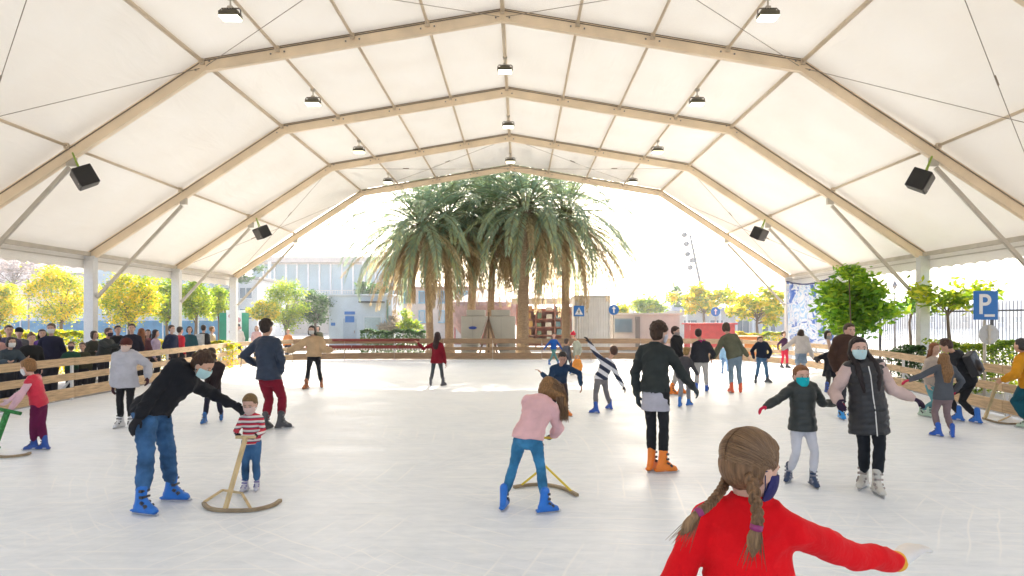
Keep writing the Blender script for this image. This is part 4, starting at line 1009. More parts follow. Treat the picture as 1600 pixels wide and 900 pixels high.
# signs
def sign_post(px, py, d, size, label, kind):
    p = W(px, py, d); t = thing('road_sign', (p.x, d, -.05), label, 'road sign'); z = p.z+.05
    q = MB(); q.tube([(0,.03,0),(0,.03,z+size*.5)], .03, 10); q.build('pole', galv, t, True)
    RX = Matrix.Rotation(math.pi/2, 4, 'X'); q = MB()
    if kind == 'round': 
        cpts = [(size/2*math.cos(i*math.pi/16), size/2*math.sin(i*math.pi/16)) for i in range(32)]; q.prism(cpts, 0, .02, Matrix.Translation((0,0,z)) @ RX)
        o = q.build('panel', blue_sign, t); q = MB(); k = size
        q.prism([(-.06*k,-.30*k),(.06*k,-.30*k),(.06*k,.08*k),(.20*k,.08*k),(0,.34*k),(-.20*k,.08*k),(-.06*k,.08*k)], .022, .028, Matrix.Translation((0,0,z)) @ RX); q.build('arrow', sign_white, o)
    if kind == 'cross':
        q.box((0,0,z), (size,.02,size)); o = bevel(q.build('panel', blue_sign, t), .008, 1); k = size; q = MB()
        q.prism([(-.38*k,-.34*k),(.38*k,-.34*k),(0,.36*k)], .012, .016, Matrix.Translation((0,0,z)) @ RX); q.build('white_triangle', sign_white, o)
        q = MB(); D = Matrix.Translation((0,0,z)) @ RX
        q.prism([(.05*k*math.cos(i*.785), .10*k+.05*k*math.sin(i*.785)) for i in range(8)], .017, .021, D)
        for pl in ([(-.05,.03),(.05,.03),(.03,-.12),(-.04,-.12)], [(-.04,-.12),(0,-.12),(-.07,-.26),(-.11,-.26)], [(0,-.12),(.04,-.12),(.11,-.26),(.07,-.26)], [(-.05,.03),(-.03,0),(-.12,-.09),(-.13,-.06)], [(.05,.03),(.03,0),(.12,-.07),(.13,-.04)]):
            q.prism([(x*k, y*k) for x, y in pl][::-1], .017, .021, D)
        q.build('walking_figure', mat('sign_black', (.01,.01,.012), .5), o)
    if kind == 'P':
        q.box((0,0,z), (size,.025,size*1.18)); o = bevel(q.build('panel', blue_sign, t), .01, 2); k = size; D = Matrix.Translation((-.06*k,0,z+.06*k)) @ RX; q = MB()
        q.prism([(-.22*k,-.42*k),(-.08*k,-.42*k),(-.08*k,.40*k),(-.22*k,.40*k)], .015, .019, D)
        out = [(.02*k+.25*k*math.cos(a), .16*k+.24*k*math.sin(a)) for a in [math.pi/2-math.pi*i/12 for i in range(13)]]; inn = [(.02*k+.11*k*math.cos(a), .16*k+.11*k*math.sin(a)) for a in [math.pi/2-math.pi*i/12 for i in range(13)]]
        q.prism([(-.08*k,.40*k),(-.08*k,.27*k)] + inn + [(-.08*k,.05*k),(-.08*k,-.08*k)] + out[::-1], .015, .019, D); q.build('letter_p', sign_white, o)
        q = MB(); q.box((.14*k,-.017,z-.42*k), (.42*k,.004,.10*k)); q.build('white_plate', sign_white, o)
        q = MB(); z2 = z-.62; q.prism([(.21*math.cos(i*math.pi/14), .21*math.sin(i*math.pi/14)) for i in range(28)], .0, .02, Matrix.Translation((.06,0,z2)) @ RX); q.build('round_panel', mat('sign_grey', (.50,.50,.50), .35, .1), t)
        q = MB(); q.box((.06,-.03,z2), (.05,.02,.4)); q.box((.06,-.035,z2+.1), (.12,.02,.035)); q.box((.06,-.035,z2-.1), (.12,.02,.035)); q.build('clamp', galv, t)
    return t
sign_post(904.5, 486, 33, .55, 'square blue pedestrian crossing sign with white triangle near the container', 'cross')
sign_post(959, 484, 34, .55, 'round blue sign with white upward arrow next to the beige booth', 'round')
sign_post(1118, 487, 38, .55, 'round blue arrow sign above the red stall', 'round')
sign_post(1540, 477, 13.6, .52, 'blue parking sign with white letter P on a grey pole by the fence', 'P')
# mast with round lamps
p = W(1098, 455, 90); t = thing('light_mast', (p.x+.3, 90, -.05), 'thin leaning mast with a column of round lamps against the sky', 'mast'); q = MB()
q.tube([(0,0,0), (0,0,4), (-2.1,0,13.9)], [.24,.22,.17], 8); q.build('mast', mat('mast_dark', (.05,.06,.07), .6), t, True)
for i, (px, py) in enumerate(((1069,367),(1072,381),(1074,397),(1081,407),(1078,418))):
    b_ = W(px, py, 90)-t.location; q = MB(); q.loft([b_+Vector((0,-.15,0)), b_+Vector((0,.15,0))], [.42,.36], n=14, A=(1,0,0)); q.tube([b_, (-2.1+(13.9-b_.z)*.21,0,b_.z)], .04, 6); q.build('lamp', mat('mast_dark', (.05,.06,.07), .6), t, True)
# steeple and faint city beyond the harbour
t = thing('church_tower', (W(1578,500,170).x, 170, -.05), 'distant grey blue church steeple above the fence', 'tower'); q = MB(); q.box((0,0,6), (4.2,4.2,12)); q.build('shaft', plaster((.38,.42,.48)), t)
q = MB(); q.loft([(0,0,12),(0,0,13),(0,0,19.5)], [2.3,1.6,.12], n=8, cap=False); q.build('spire', plaster((.30,.36,.42)), t)
random.seed(9)
for i in range(9):
    px = 1368+i*28+random.uniform(-4,4); tp_ = random.uniform(474,487); cw = random.uniform(20,34)
    building('distant_building', px-cw/2, px+cw/2, tp_, 150+random.uniform(-8,8), 8, ['low bluish distant building','grey distant building with flat roof','pale distant block','distant brownish building','distant slate coloured block','distant cream building','tiny distant blue grey block','distant long low building','distant pale lilac building'][i]+(' beyond the fence' if i % 2 else ' across the harbour'), ((.30,.34,.42),(.42,.42,.45),(.5,.46,.42))[i%3], roof_h=.2, rows=(2,), win=(1.8,1.4), over=.1)
for i, (px, tp_) in enumerate(((995,474),(1030,482),(1050,476))):
    building('distant_building', px-14, px+12, tp_, 120, 8, ['grey distant block behind the beige booth','small far pale block behind the beige booth roof','far greyish block next to the golden plane tree'][i], (.5,.5,.52), roof_h=.2, rows=(3,), over=.1)
# metal bar fence along the far side of the path
t = thing('metal_fence', (15.2, 22, -.05), 'tall black metal bar fence behind the parking sign', 'fence'); q = MB()
for i in range(150): q.tube([(0,-11+i*.15,.1),(0,-11+i*.15,2.5)], .011, 5)
q.build('bars', mat('fence_black', (.03,.03,.035), .5), t); q = MB()
for z in (.25,2.2): q.box((0,0,z), (.035,22.4,.05))
q.build('rail', mat('fence_black', (.03,.03,.035), .5), t)
for i in range(8): q = MB(); q.box((0,-11+i*3.2,1.3), (.07,.07,2.7)); q.build('post', mat('fence_black', (.03,.03,.035), .5), t)
q = MB(); q.add([(16,60,-.045),(400,60,-.045),(400,600,-.045),(16,600,-.045)], [(0,1,2,3)]); o = q.build('harbour_water', mat('water', (.16,.22,.28), .12, .1, .2, .3, .6), None); tag(o, kind='structure')
# wavy printed banner closing the far corner
mbn, nt, b = nodes('banner_print'); v = coords(nt, (1,1.0,1)); n = N(nt, 'ShaderNodeTexNoise'); n.inputs['Scale'].default_value = 1.3; n.inputs['Detail'].default_value = 3; n.inputs['Distortion'].default_value = 2.2
nt.links.new(v, n.inputs['Vector']); rb = ramp(nt, [(0,(.06,.10,.42)),(.40,(.10,.20,.55)),(.455,(.72,.76,.84)),(.53,(.80,.80,.82)),(.56,(.25,.50,.78)),(.62,(.78,.80,.84))]); nt.links.new(n.outputs['Fac'], rb.inputs['Fac']); nt.links.new(rb.outputs['Color'], b.inputs['Base Color'])
tr = N(nt, 'ShaderNodeBsdfTranslucent'); mx = N(nt, 'ShaderNodeMixShader'); mx.inputs[0].default_value = .4; nt.links.new(rb.outputs['Color'], tr.inputs['Color']); nt.links.new(b.outputs[0], mx.inputs[1]); nt.links.new(tr.outputs[0], mx.inputs[2]); nt.links.new(mx.outputs[0], nt.nodes['Material Output'].inputs['Surface'])
t = thing('banner', (12.45, 27.4, 0), 'large wavy blue and white printed banner hanging at the far corner of the marquee', 'banner'); q = MB(); nx, nz = 60, 14
for i in range(nx+1):
    for j in range(nz+1):
        y = -2.5+5*i/nx; z = .7+2.95*j/nz; q.v.append((.10*math.sin(i*.55+j*.1)*(1-.4*j/nz)+.04*math.sin(i*1.3-j*.4), y, z-.25*math.sin(math.pi*i/nx)*(j/nz)**2))
for i in range(nx):
    for j in range(nz): k = i*(nz+1)+j; q.f.append((k,k+1,k+nz+2,k+nz+1)); q.mi.append(0)
bo = q.build('cloth', mbn, t, True); q = MB()
for i in range(nx): q.tube([Vector(bo.data.vertices[i*(nz+1)+nz].co), Vector(bo.data.vertices[(i+1)*(nz+1)+nz].co)], .03, 5)
q.build('hem', mat('banner_hem', (.03,.04,.16), .6), t)
# orange planter and green weeds by the corner
t = thing('orange_crate', (W(1163,540,31).x, 31, -.05), 'orange storage box standing behind the barrier under the plane tree', 'box'); q = MB(); q.box((0,0,.55), (1.3,.8,1.0), taper=1.05); bevel(q.build('body', mat('crate_orange', (.72,.25,.04), .5), t), .04, 2)
q = MB(); q.box((0,0,1.09), (1.45,.92,.08)); bevel(q.build('lid', mat('crate_lid', (.62,.20,.03), .5), t), .02, 1)
# street lamps behind the crowd
for px, d, lb in ((45, 38, 'thin dark street lamp between two yellow orange trees'), (1398, 40, 'slim dark street lamp beyond the fence near the leafy tree')):
    t = thing('street_lamp', (W(px,500,d).x, d, -.05), lb, 'street lamp'); q = MB(); q.tube([(0,0,0),(0,0,.8),(0,0,3.9)], [.09,.05,.035], 8); q.build('pole', bolt_m, t); q = MB(); q.loft([(0,0,3.9),(0,0,4.05),(0,0,4.3)], [.08,.16,.06], n=8); q.build('lantern', bolt_m, t)
# ------------------------------------------------------------------ everyone in the picture
BLUE = (.015,.17,.62); ORANGE = (.85,.22,.02); WHITE = (.72,.72,.74); NAVY = (.02,.035,.08); BLK = (.02,.02,.024); DGR = (.05,.055,.06)
TAIL = dict()
def c_(c, **k): return dict(mat=cloth(c), **k)
# 1 girl in red, nearest
strandm, nt, b = nodes('hair_strand'); g_ = N(nt, 'ShaderNodeNewGeometry'); r_s = ramp(nt, [(0,(.12,.062,.03)),(.5,(.19,.105,.05)),(1,(.29,.17,.085))])
nt.links.new(g_.outputs['Random Per Island'], r_s.inputs['Fac']); nt.links.new(r_s.outputs['Color'], b.inputs['Base Color']); b.inputs['Roughness'].default_value = .42
def braids(root, S):
    h, HH, hr, o = S['h'], S['HH'], S['hr'], S['o']
    def braid(path, rad, n=46, name='braid'):
        P = [Vector(p) for p in path]
        def ev(s):
            s *= len(P)-1; i = min(len(P)-2, int(s)); t = s-i; p0, p1, p2, p3 = P[max(0,i-1)], P[i], P[i+1], P[min(len(P)-1,i+2)]
            return .5*((2*p1)+(p2-p0)*t+(2*p0-5*p1+4*p2-p3)*t*t+(3*p1-p0-3*p2+p3)*t**3)
        L = sum((P[i+1]-P[i]).length for i in range(len(P)-1)); cyc = L/(rad*3.6); q = MB()
        for k in range(3):
            pts = []; ra = []
            for i in range(n*2):
                s = i/(n*2-1); p = ev(s); t = (ev(min(1,s+.02))-ev(max(0,s-.02))).normalized(); x = t.cross(Vector((0,1,0))).normalized(); y = t.cross(x)
                a = 2*math.pi*cyc*s+k*2*math.pi/3; tp_ = (1-.25*s); pts.append(p+x*(rad*.70*math.sin(a)*tp_)+y*(rad*.42*math.sin(2*a)*tp_)); ra.append(rad*.46*tp_)
            q.loft(pts, ra, [r_*.8 for r_ in ra], n=8, A=(0,1,0))
        return organic(q, name, hairm((.20,.11,.055)), root, .0026, 1, 0, 12, None, .0009), ev(1.0), (ev(1)-ev(.95)).normalized()
    D = S['base'].y
    w = lambda px, py, d: W(px, py, d)-S['base']
    for path, rad in (([w(1183,720,1.86), w(1173,740,1.80), w(1178,770,1.755), w(1184,805,1.735), w(1182,823,1.735)], .0205), ([w(1141,730,1.92), w(1132,756,1.90), w(1120,775,1.83), w(1104,792,1.775), w(1092,800,1.765)], .0165)):
        bo, e, t = braid(path, rad)
        q = MB(); q.tube([e-t*.008, e+t*.008], rad*.85, 10); q.build('hair_tie', plastic((.30,.03,.16)), bo, True)
        q = MB(); dn = (t+Vector((0,0,-.55))).normalized(); q.loft([e, e+dn*.03, e+dn*.055, e+dn*.085], [rad*.6,rad*1.1,rad*.95,rad*.25], [rad*.5,rad*.7,rad*.6,rad*.15], n=10); organic(q, 'braid_end', hairm((.27,.16,.08)), bo, .005, 1, 0, 12, None, .003)
        q = MB(); rn = random.Random(4)
        for i in range(46):
            a0 = e+Vector((rn.uniform(-1,1),rn.uniform(-1,1),0))*rad*.6; dv = (dn+Vector((rn.uniform(-.3,.3),rn.uniform(-.3,.3),rn.uniform(-.2,.1)))).normalized(); l = rn.uniform(.05,.11)
            q.tube([a0, a0+dv*l*.5+Vector((0,0,-.004)), a0+dv*l+Vector((0,0,-.014))], [.0011,.0010,.0004], 4)
        q.build('loose_strands', strandm, bo, True)
    q = MB(); wv = S['o'](S['wR']); dv = (S['wR']-S['eR']).normalized(); q.loft([wv-dv*.030, wv-dv*.004], [.0315,.033], n=18, A=S['f'], cap=True); organic(q, 'glove_cuff', cloth((.85,.42,.05)), root, .0045, 1)
    # combed strands over the skull, from the parting to where each braid starts
    rn = random.Random(2)
    for sg, tgt in ((1, S['o'](W(1183,720,1.86))), (-1, S['o'](W(1141,730,1.92)))):
        q = MB()
        loc = S['Mh'].transposed() @ (tgt-S['o'](S['hc'])) / HH
        for i in range(420):
            u_ = rn.random(); ph = math.radians(62-175*u_)                     # along the middle parting, forehead to nape
            c0 = Vector((0, -.115, .165)); p0 = Vector((sg*.01, .405*math.sin(ph), .38*math.cos(ph)))
            e_ = loc-c0; e_ = Vector((e_.x+rn.uniform(-.05,.05), e_.y+rn.uniform(-.05,.05), e_.z+rn.uniform(-.04,.06))); pts = []; rr0 = rn.uniform(1.0,1.022)
            for k in range(9):
                t_ = k/8; v = p0.lerp(e_, t_**1.05); v.x += sg*.30*math.sin(math.pi*t_)*(.6+.4*math.cos(ph)); 
                nn = math.sqrt((v.x/.368)**2+(v.y/.405)**2+(v.z/.380)**2) or 1; v = v/nn*(rr0+.010*math.sin(t_*9+i)*.3); pts.append(h(*(v+c0)))
            q.tube(pts, [.0013,.0016,.0016,.0016,.0016,.0016,.0016,.0014,.0010], 4)
        q.build('loose_strands', strandm, root, True)
person('girl in bright red sweater with two braids, navy mask and white gloves', 1.42, 20, ('w',.88,1.86,0), ('w',.68,1.90,0), hip=(1166,1085,0), neck=(1170,784,-.0), head=(1176,730,-.01),
       hR=(1412,880,.20), hL=(1098,990,.10), look=(48,-14), hair=('crown',(.20,.11,.055)), skin=(.70,.42,.31), top=c_((.78,.006,.012), name='sweater', noise=.007, t=.009, collar=True, sleeve=1.08), legs=c_((.05,.06,.10)), skate=(BLUE,), mask=(.035,.035,.14), hs=.93,
       elbow=((.0,-.2,-.8),(-.55,-.5,-.3)), extra=braids, curl=.35, wide=.88, gloves=(.80,.76,.72), gk=1.4, hup=.62)
# 2 bending man
def loc_(w): return w
person('man in black jacket and jeans bending to steady the small boy', 1.74, 96, (221,804), (268,783), hip=(236,640,0), neck=(296,576,.24), head=(318,571,.20), hL=(364,633,.60), hR=(216,652,-.24), look=(-2,-34), hair=('messy',(.055,.028,.016)),
       top=dict(mat=cloth((.016,.017,.022)), t=.024, hood=True, noise=.010, hem=.02), legs=dict(mat=denim((.045,.12,.26)), t=.014, noise=.008), skate=(BLUE,), gloves=(.02,.02,.025), mask=(.50,.72,.74), elbow=((.2,-.8,-.4),(-.5,-.2,-.1)), toe=(12,-5))
# 3 the boy
person('small boy in striped red and white jumper pushing a wooden frame', .98, 176, (384,768), (402,766), head=(390,632,-.02), hR=(371,679,-.26), hL=(401,681,-.24), look=(0,-18), hair=('short',(.17,.10,.04)), hs=1.22,
       top=dict(mat=stripes('red_stripes', (.75,.70,.68), (.55,.03,.06), .050, .42, (.04,.05,.10)), t=.014, name='jumper', noise=.004), legs=dict(mat=denim((.05,.13,.27)), t=.012), skate=((.55,.54,.62),(.12,.1,.35)), gloves=(.02,.02,.025), skin=(.68,.42,.33), mask=(.72,.52,.48), elbow=((.8,-.2,-1),(-.8,-.2,-1)), toe=(10,-8))
def push_frame(label, handle, foot, arc, hub, wm, grip=.17, gdir=(1,0,0), rad=.016, extra_leg=None):
    b0 = Vector(arc[len(arc)//2]); b0.z = 0; t = thing('push_frame', b0, label, 'skating frame', 'wooden frames pushed by learners')
    L = lambda p: Vector(p)-b0
    q = MB(); n = 40; A = [L(a) for a in arc]; pts = []
    for i in range(len(A)-1):
        for j in range(8):
            s = j/8; p0, p1, p2, p3 = A[max(0,i-1)], A[i], A[i+1], A[min(len(A)-1,i+2)]
            pts.append(.5*((2*p1)+(p2-p0)*s+(2*p0-5*p1+4*p2-p3)*s*s+(3*p1-p0-3*p2+p3)*s**3))
    pts.append(A[-1]); pts = [Vector((p.x, p.y, .022)) for p in pts]
    for i in range(len(pts)-1): q.beam(pts[i], pts[i+1]+(pts[i+1]-pts[i])*.06, .035, .030)
    q.build('curved_runner', mat('runner', (.30,.22,.13), .5, .3), t)
    if handle is not None:
        q = MB(); q.beam(L(foot)+Vector((0,0,.03)), L(handle), rad*2.2, rad*2.2); q.build('pole', wm, t)
        q = MB(); g = Vector(gdir).normalized(); q.tube([L(handle)-g*grip, L(handle)+g*grip], rad, 10); q.build('grip', wm, t, True)
    for hh in hub:
        q = MB(); q.beam(L(hh[0])+Vector((0,0,.03)), L(hh[1])+Vector((0,0,.03)), .02,.02); q.build('brace', wm, t)
    return t
lw = wood('pale_ash', (.66,.50,.27)); yw = plastic((.75,.55,.04))
a1 = [G(318,790), G(328,798), G(352,801), G(395,800), G(425,793), G(438,785)]
push_frame('pale wooden push frame with curved runner held by the striped boy', W(384,683,6.50), G(352,800), a1, [(G(319,789), G(348,770)), (G(392,800), G(378,775)), (G(348,770), G(378,775))], lw, .10)
# 4 girl red vest
person('child in red quilted vest and burgundy trousers leaning on a green frame', 1.22, -100, (70,703), (53,703), neck=(50,588,-.1), head=(43,574,-.1), hR=(12,628,-.1), hL=(16,640,-.35), look=(8,-16), hair=('short',(.26,.13,.05)), hs=1.15,
       top=dict(mat=nylon((.62,.02,.055)), t=.02, vest=cloth((.72,.45,.52)), noise=.006, quilt=(.07,.007)), legs=c_((.13,.012,.06), t=.014), skate=((.02,.08,.36),), skin=(.7,.44,.34), mask=(.70,.72,.74), gloves=(.62,.45,.5), lean=(20,0))
ag = [G(-30,700), G(-22,712), G(8,716), G(38,713), G(47,710)]
push_frame('wooden push frame with green wrapped handle at the picture edge', W(12,642,8.6), G(-12,712), ag, [(G(-10,712), G(0,702))], mat('green_wrap', (.04,.22,.06), .9, .5, 30, 1.0, 60), .16, gdir=(1,.3,-.3), rad=.024)
# 5 woman in grey hoodie
person('woman in loose light grey hoodie and black trousers standing on white skates', 1.55, 172, (189,668), (205,668), head=(197,540,-.02), look=(0,0), hair=('short',(.05,.025,.018)), hR=(177,603,-.05), hL=(231,590,.1), hat=(.10,.03,.025),
       top=c_((.50,.50,.56), t=.03, hem=.10, flare=1.12, hood=True, name='hoodie', noise=.009, sleeve=1.25), legs=c_(BLK, slim=.92), skate=(WHITE,), gloves=(.06,.02,.03), mask=(.70,.55,.50), toe=(15,-15), skin=(.68,.44,.35))
# 6 kid behind
person('child in black jacket with red gloves bent low behind the bending man', 1.20, 170, (320,662), (346,657), neck=(338,566,-.05), head=(330,553,-.15), hR=(322,606,-.2), hL=(334,610,-.2), look=(0,-30), hair=('short',(.03,.02,.015)),
       top=c_((.03,.02,.022), t=.02), legs=c_((.02,.02,.04)), skate=((.02,.14,.42),), gloves=(.5,.03,.05), mask=(.2,.3,.3))
# 7 man navy jacket
person('man in navy jacket and maroon trousers skating away with curly hair', 1.76, 8, (439,670), (414,672), hip=(420,588,0), neck=(416,528,0), head=(417,512,.05), hL=(400,570,.2), hR=(438,582,.05), look=(10,0), hair=('curly',(.025,.015,.012)),
       top=dict(mat=nylon((.018,.032,.065)), t=.03, noise=.008, hem=.03), legs=c_((.22,.012,.03), t=.014), skate=((.06,.06,.07),(.2,.2,.2)), gloves=(.02,.02,.025), toe=(55,10), elbow=((.6,-.4,-.5),(-1,-.3,-.6)))
# 8 beige poncho
person('woman in beige poncho with arms spread wide and brown skates', 1.66, 176, (479,608), (502,606), head=(487,516,-.05), hR=(446,551,-.1), hL=(519,547,-.1), hair=('long',(.02,.014,.012)), look=(0,0),
       top=c_((.52,.36,.22), t=.035, name='poncho', sleeve=1.7, hem=.02), legs=c_(BLK, slim=.9), skate=((.42,.14,.05),), skin=(.62,.40,.30), mask=(.6,.6,.6), toe=(20,-20), elbow=((0,0,-1),(0,0,-1)))
# 9 burgundy dress
person('girl in burgundy coat with one arm stretched sideways on the sunlit ice', 1.45, 10, (692,603), (673,603), head=(684,525,0), hL=(653,536,0), hR=(697,571,0), hair=('long',(.03,.012,.012)),
       top=c_((.20,.008,.02), t=.02, hem=.10, flare=1.15, name='coat'), legs=c_((.05,.06,.07), slim=.9), skate=((.08,.08,.10),), toe=(20,-20), elbow=((.3,0,-1),(0,0,-1)))
# 10, 11
person('child in bright blue jumper near the far barrier with arms lowered', 1.25, 170, (872,570), (858,570), head=(865,524,0), hR=(848,548,0), hL=(880,548,0), hair=('short',(.10,.05,.03)), top=c_((.015,.10,.42), name='jumper', t=.02), legs=c_((.10,.25,.25)), skate=(BLUE,), skin=(.6,.36,.28))
person('child in slate grey jacket bending beside the blue jumper child', 1.35, 60, (893,584), (880,586), neck=(884,541,0), head=(886,534,0), hair=('short',(.08,.05,.04)), top=c_((.10,.11,.15), t=.025), legs=c_((.06,.06,.09)), skate=(BLUE,))
person('child in pale green coat and red hat holding an orange bag near the far barrier', 1.35, -120, (906,585), (896,586), head=(895,524,0), hR=(899,556,-.1), hair=('short',(.2,.1,.05)), hat=(.62,.02,.06,1), top=c_((.45,.48,.40), t=.02, hem=.06), legs=c_((.4,.42,.38)), skate=(WHITE,))
t = thing('orange_bag', (W(902,571,21.3).x, 21.3, CH-.079*21.3), 'small orange bag hanging behind the striped skater', 'bag'); q = MB(); q.loft([(0,0,0),(0,0,.15),(0,0,.34)], [.15,.19,.13], [.08,.10,.05], n=14); organic(q, 'body', nylon((.75,.28,.04)), t, .02, 2, .008, 10); q = MB(); q.tube([(-.08,0,.36),(-.05,0,.5),(.05,0,.5),(.08,0,.36)], .012, 6); q.build('strap', nylon((.75,.28,.04)), t)
# 12 navy leaning forward
person('person in navy jumper leaning forward with both arms held out, orange skates', 1.50, 178, (862,645), (884,650), hip=(873,598,.05), neck=(876,572,-.45), head=(879,560,-.55), hR=(846,583,-.45), hL=(908,602,-.5), hair=('short',(.025,.02,.02)), look=(0,-25),
       top=c_((.018,.045,.10), t=.02, name='jumper'), legs=c_((.05,.035,.045)), skate=(ORANGE,), toe=(10,-40), skin=(.45,.26,.2), elbow=((0,.2,-1),(0,.2,1)))
# 13 stripes
person('child in bold navy and white striped jumper with one arm flung up', 1.33, -28, (953,640), (931,646), hip=(939,591,0), neck=(951,562,0), head=(958,549,0), hL=(918,531,.1), hR=(974,604,0), hair=('short',(.09,.045,.03)), gloves=(.03,.03,.04),
       top=dict(mat=stripes('navy_stripes', (.75,.75,.80), (.02,.03,.07), .155, .5, tilt=(.55,0,.84)), t=.022, name='jumper', sleeve=1.1, hem=.01), legs=c_((.20,.19,.20)), skate=((.02,.10,.48),), toe=(0,-50), elbow=((.3,0,-1),(-.2,0,-1)))
# 14 pink
def pink_hair(root, S):
    h, HH = S['h'], S['HH']; q = MB(); e = W(884,652,6.30)-S['base']; m = W(880,622,6.38)-S['base']
    q.loft([h(.0,-.14,.30), h(.04,-.24,.0), h(.10,-.24,-.3), m, m.lerp(e,.6), e], [.25*HH,.34*HH,.34*HH,.22*HH,.14*HH,.03*HH], [.16*HH,.20*HH,.18*HH,.12*HH,.08*HH,.02*HH], A=S['rr'], n=14)
    z = MB(); rn = random.Random(8)
    for i in range(300):
        a = rn.uniform(-1.5,1.5); p0 = h(.30*math.sin(a), -.12-.3*math.cos(a), .30+rn.uniform(-.25,.15)); p1 = m+Vector((rn.uniform(-.075,.045),rn.uniform(-.04,.04),rn.uniform(-.02,.02))); p2 = e+Vector((rn.uniform(-.06,.03),rn.uniform(-.04,.04),rn.uniform(-.05,.05)))
        z.tube([p0, p0.lerp(p1,.5)+Vector((.02,0,.03)), p1, p2], [.0035,.004,.0035,.0012], 4)
    z.build('loose_strands', strandm, root, True)
    organic(q, 'long_hair', hairm((.24,.125,.05)), root, .008, 1, 0, 12, None, .003)
person('girl in pale pink sweater and blue jeans bending over a yellow frame', 1.40, 20, (851,802), (787,796), hip=(825,682,.05), neck=(848,622,.18), head=(857,608,.26), hR=(864,680,.40), hL=(836,682,.40), hair=('bob',(.24,.125,.05)), extra=pink_hair, look=(25,-40),
       top=dict(mat=cloth((.78,.47,.48)), t=.022, noise=.008, name='sweater', sleeve=1.15, hem=.01), legs=dict(mat=denim((.045,.20,.38)), t=.006, slim=.92), skate=(BLUE,), toe=(50,-8), gloves=(.05,.035,.04), elbow=((.8,-.2,-.8),(-.6,.2,-.8)), kneepole=((.1,1,0),(.1,1,0)))
a2 = [G(803,764), G(822,761), G(850,760), G(880,766), G(902,777)]
push_frame('yellow push frame with curved runner used by the girl in pink', W(844,684,6.60), G(847,761), a2, [(W(852,728,6.85)-Vector((0,0,.03)), G(815,762)), (W(852,728,6.85)-Vector((0,0,.03)), G(893,772))], yw, .13, rad=.012)
# 15 woman dark jacket
person('woman in dark jacket over a lilac grey skirt standing tall on orange skates', 1.74, 38, (1036,739), (1018,736), hip=(1024,606,0), neck=(1024,538,0), head=(1031,521,0), hL=(996,618,.12), hR=(1084,606,.10), look=(25,-4), hair=('messy',(.05,.028,.018)),
       top=dict(mat=cloth((.035,.042,.042)), t=.015, noise=.009, under=(cloth((.46,.45,.52)),.155), sleeve=1.15), legs=c_((.022,.022,.026), slim=.9), skate=(ORANGE,), mask=(.55,.55,.62), gloves=(.05,.06,.07), toe=(40,0), elbow=((.2,-.2,-1),(-1,-.4,-.5)), skin=(.62,.40,.31), group=None)
# 16 cluster
person('man in black jacket standing behind the woman in the dark jacket', 1.72, 130, (1064,615), (1050,617), head=(1056,518,0), look=(0,-10), hair=('short',(.04,.02,.015)), top=c_((.015,.015,.018), t=.025), legs=c_((.45,.42,.40)), skate=(ORANGE,), skin=(.6,.38,.3), mask=(.35,.3,.3), hR=(1075,570,-.2))
person('child with sandy hair in a grey coat carrying a beige bag, blue skates', 1.25, 40, (1076,634), (1062,636), head=(1074,550,0), hair=('short',(.28,.17,.06)), top=c_((.075,.07,.08), t=.022, hem=.07), legs=c_((.26,.26,.29)), skate=(BLUE,), hR=(1090,585,.1), look=(20,0), skin=(.65,.42,.35))
person('person in black jacket with magenta scarf and pale trousers on blue skates', 1.60, 15, (1104,612), (1088,616), head=(1091,521,0), hair=('short',(.03,.02,.018)), top=c_((.03,.032,.042), t=.03, hem=.03), legs=c_((.50,.48,.47)), skate=((.01,.10,.50),), hR=(1112,560,.1), extra=lambda root, S: (lambda q: (q.loft([S['T'](1.02)+S['rr']*.04*S['H'], S['T'](1.0)-S['fb']*.05*S['H'], S['T'](1.02)-S['rr']*.04*S['H'], S['T'](1.0)+S['fb']*.05*S['H'], S['T'](1.02)+S['rr']*.04*S['H']], [.03*S['H']]*5, n=10), organic(q, 'scarf', cloth((.40,.015,.16)), root, .014, 2)))(MB()))
person('person in olive green jacket and light jeans with arms spread on orange skates', 1.68, 4, (1157,614), (1143,614), hip=(1148,557,0), neck=(1137,524,.15), head=(1134,512,.2), hL=(1114,560,0), hR=(1168,556,0), hair=('bob',(.07,.045,.03)),
       top=c_((.12,.125,.085), t=.032), legs=c_((.20,.28,.36)), skate=((.85,.13,.05),), elbow=((.3,0,-1),(-.3,0,-1)), look=(-20,-20))
person('small far child in light blue clothes glimpsed between two skaters', 1.22, 10, (1137,581), (1129,584), hair=('short',(.1,.07,.05)), top=c_((.25,.42,.60)), legs=c_((.18,.30,.50)), skate=((.1,.2,.4),))
person('boy in navy jacket and blue jeans standing with legs apart', 1.45, 176, (1181,599), (1199,598), head=(1188,532,0), hair=('short',(.06,.04,.02)), top=c_((.012,.018,.04), t=.025), legs=dict(mat=denim((.08,.17,.30))), skate=((.07,.08,.10),), hR=(1178,560,-.05), hL=(1200,560,-.05), elbow=((1,0,-.2),(-1,0,-.2)), toe=(30,-30), skin=(.6,.4,.32))
person('child in dark purple top and red trousers by the far corner of the barrier', 1.35, 150, (1221,575), (1230,575), head=(1225,522,0), hair=('short',(.05,.03,.02)), top=c_((.06,.02,.06)), legs=c_((.55,.015,.05)), skate=((.05,.05,.06),), hR=(1216,547,0))
person('woman in cream jumper and denim skirt with arms spread wide, seen from behind', 1.62, 5, (1256,595), (1247,596), head=(1251,521,0), hL=(1222,546,0), hR=(1270,560,0), hair=('bob',(.05,.03,.02)), top=dict(mat=cloth((.58,.53,.50)), t=.03, name='jumper', under=(denim((.20,.27,.36)),.20)), legs=c_((.35,.4,.5)), skate=(WHITE,), elbow=((.3,0,-1),(0,0,-1)))
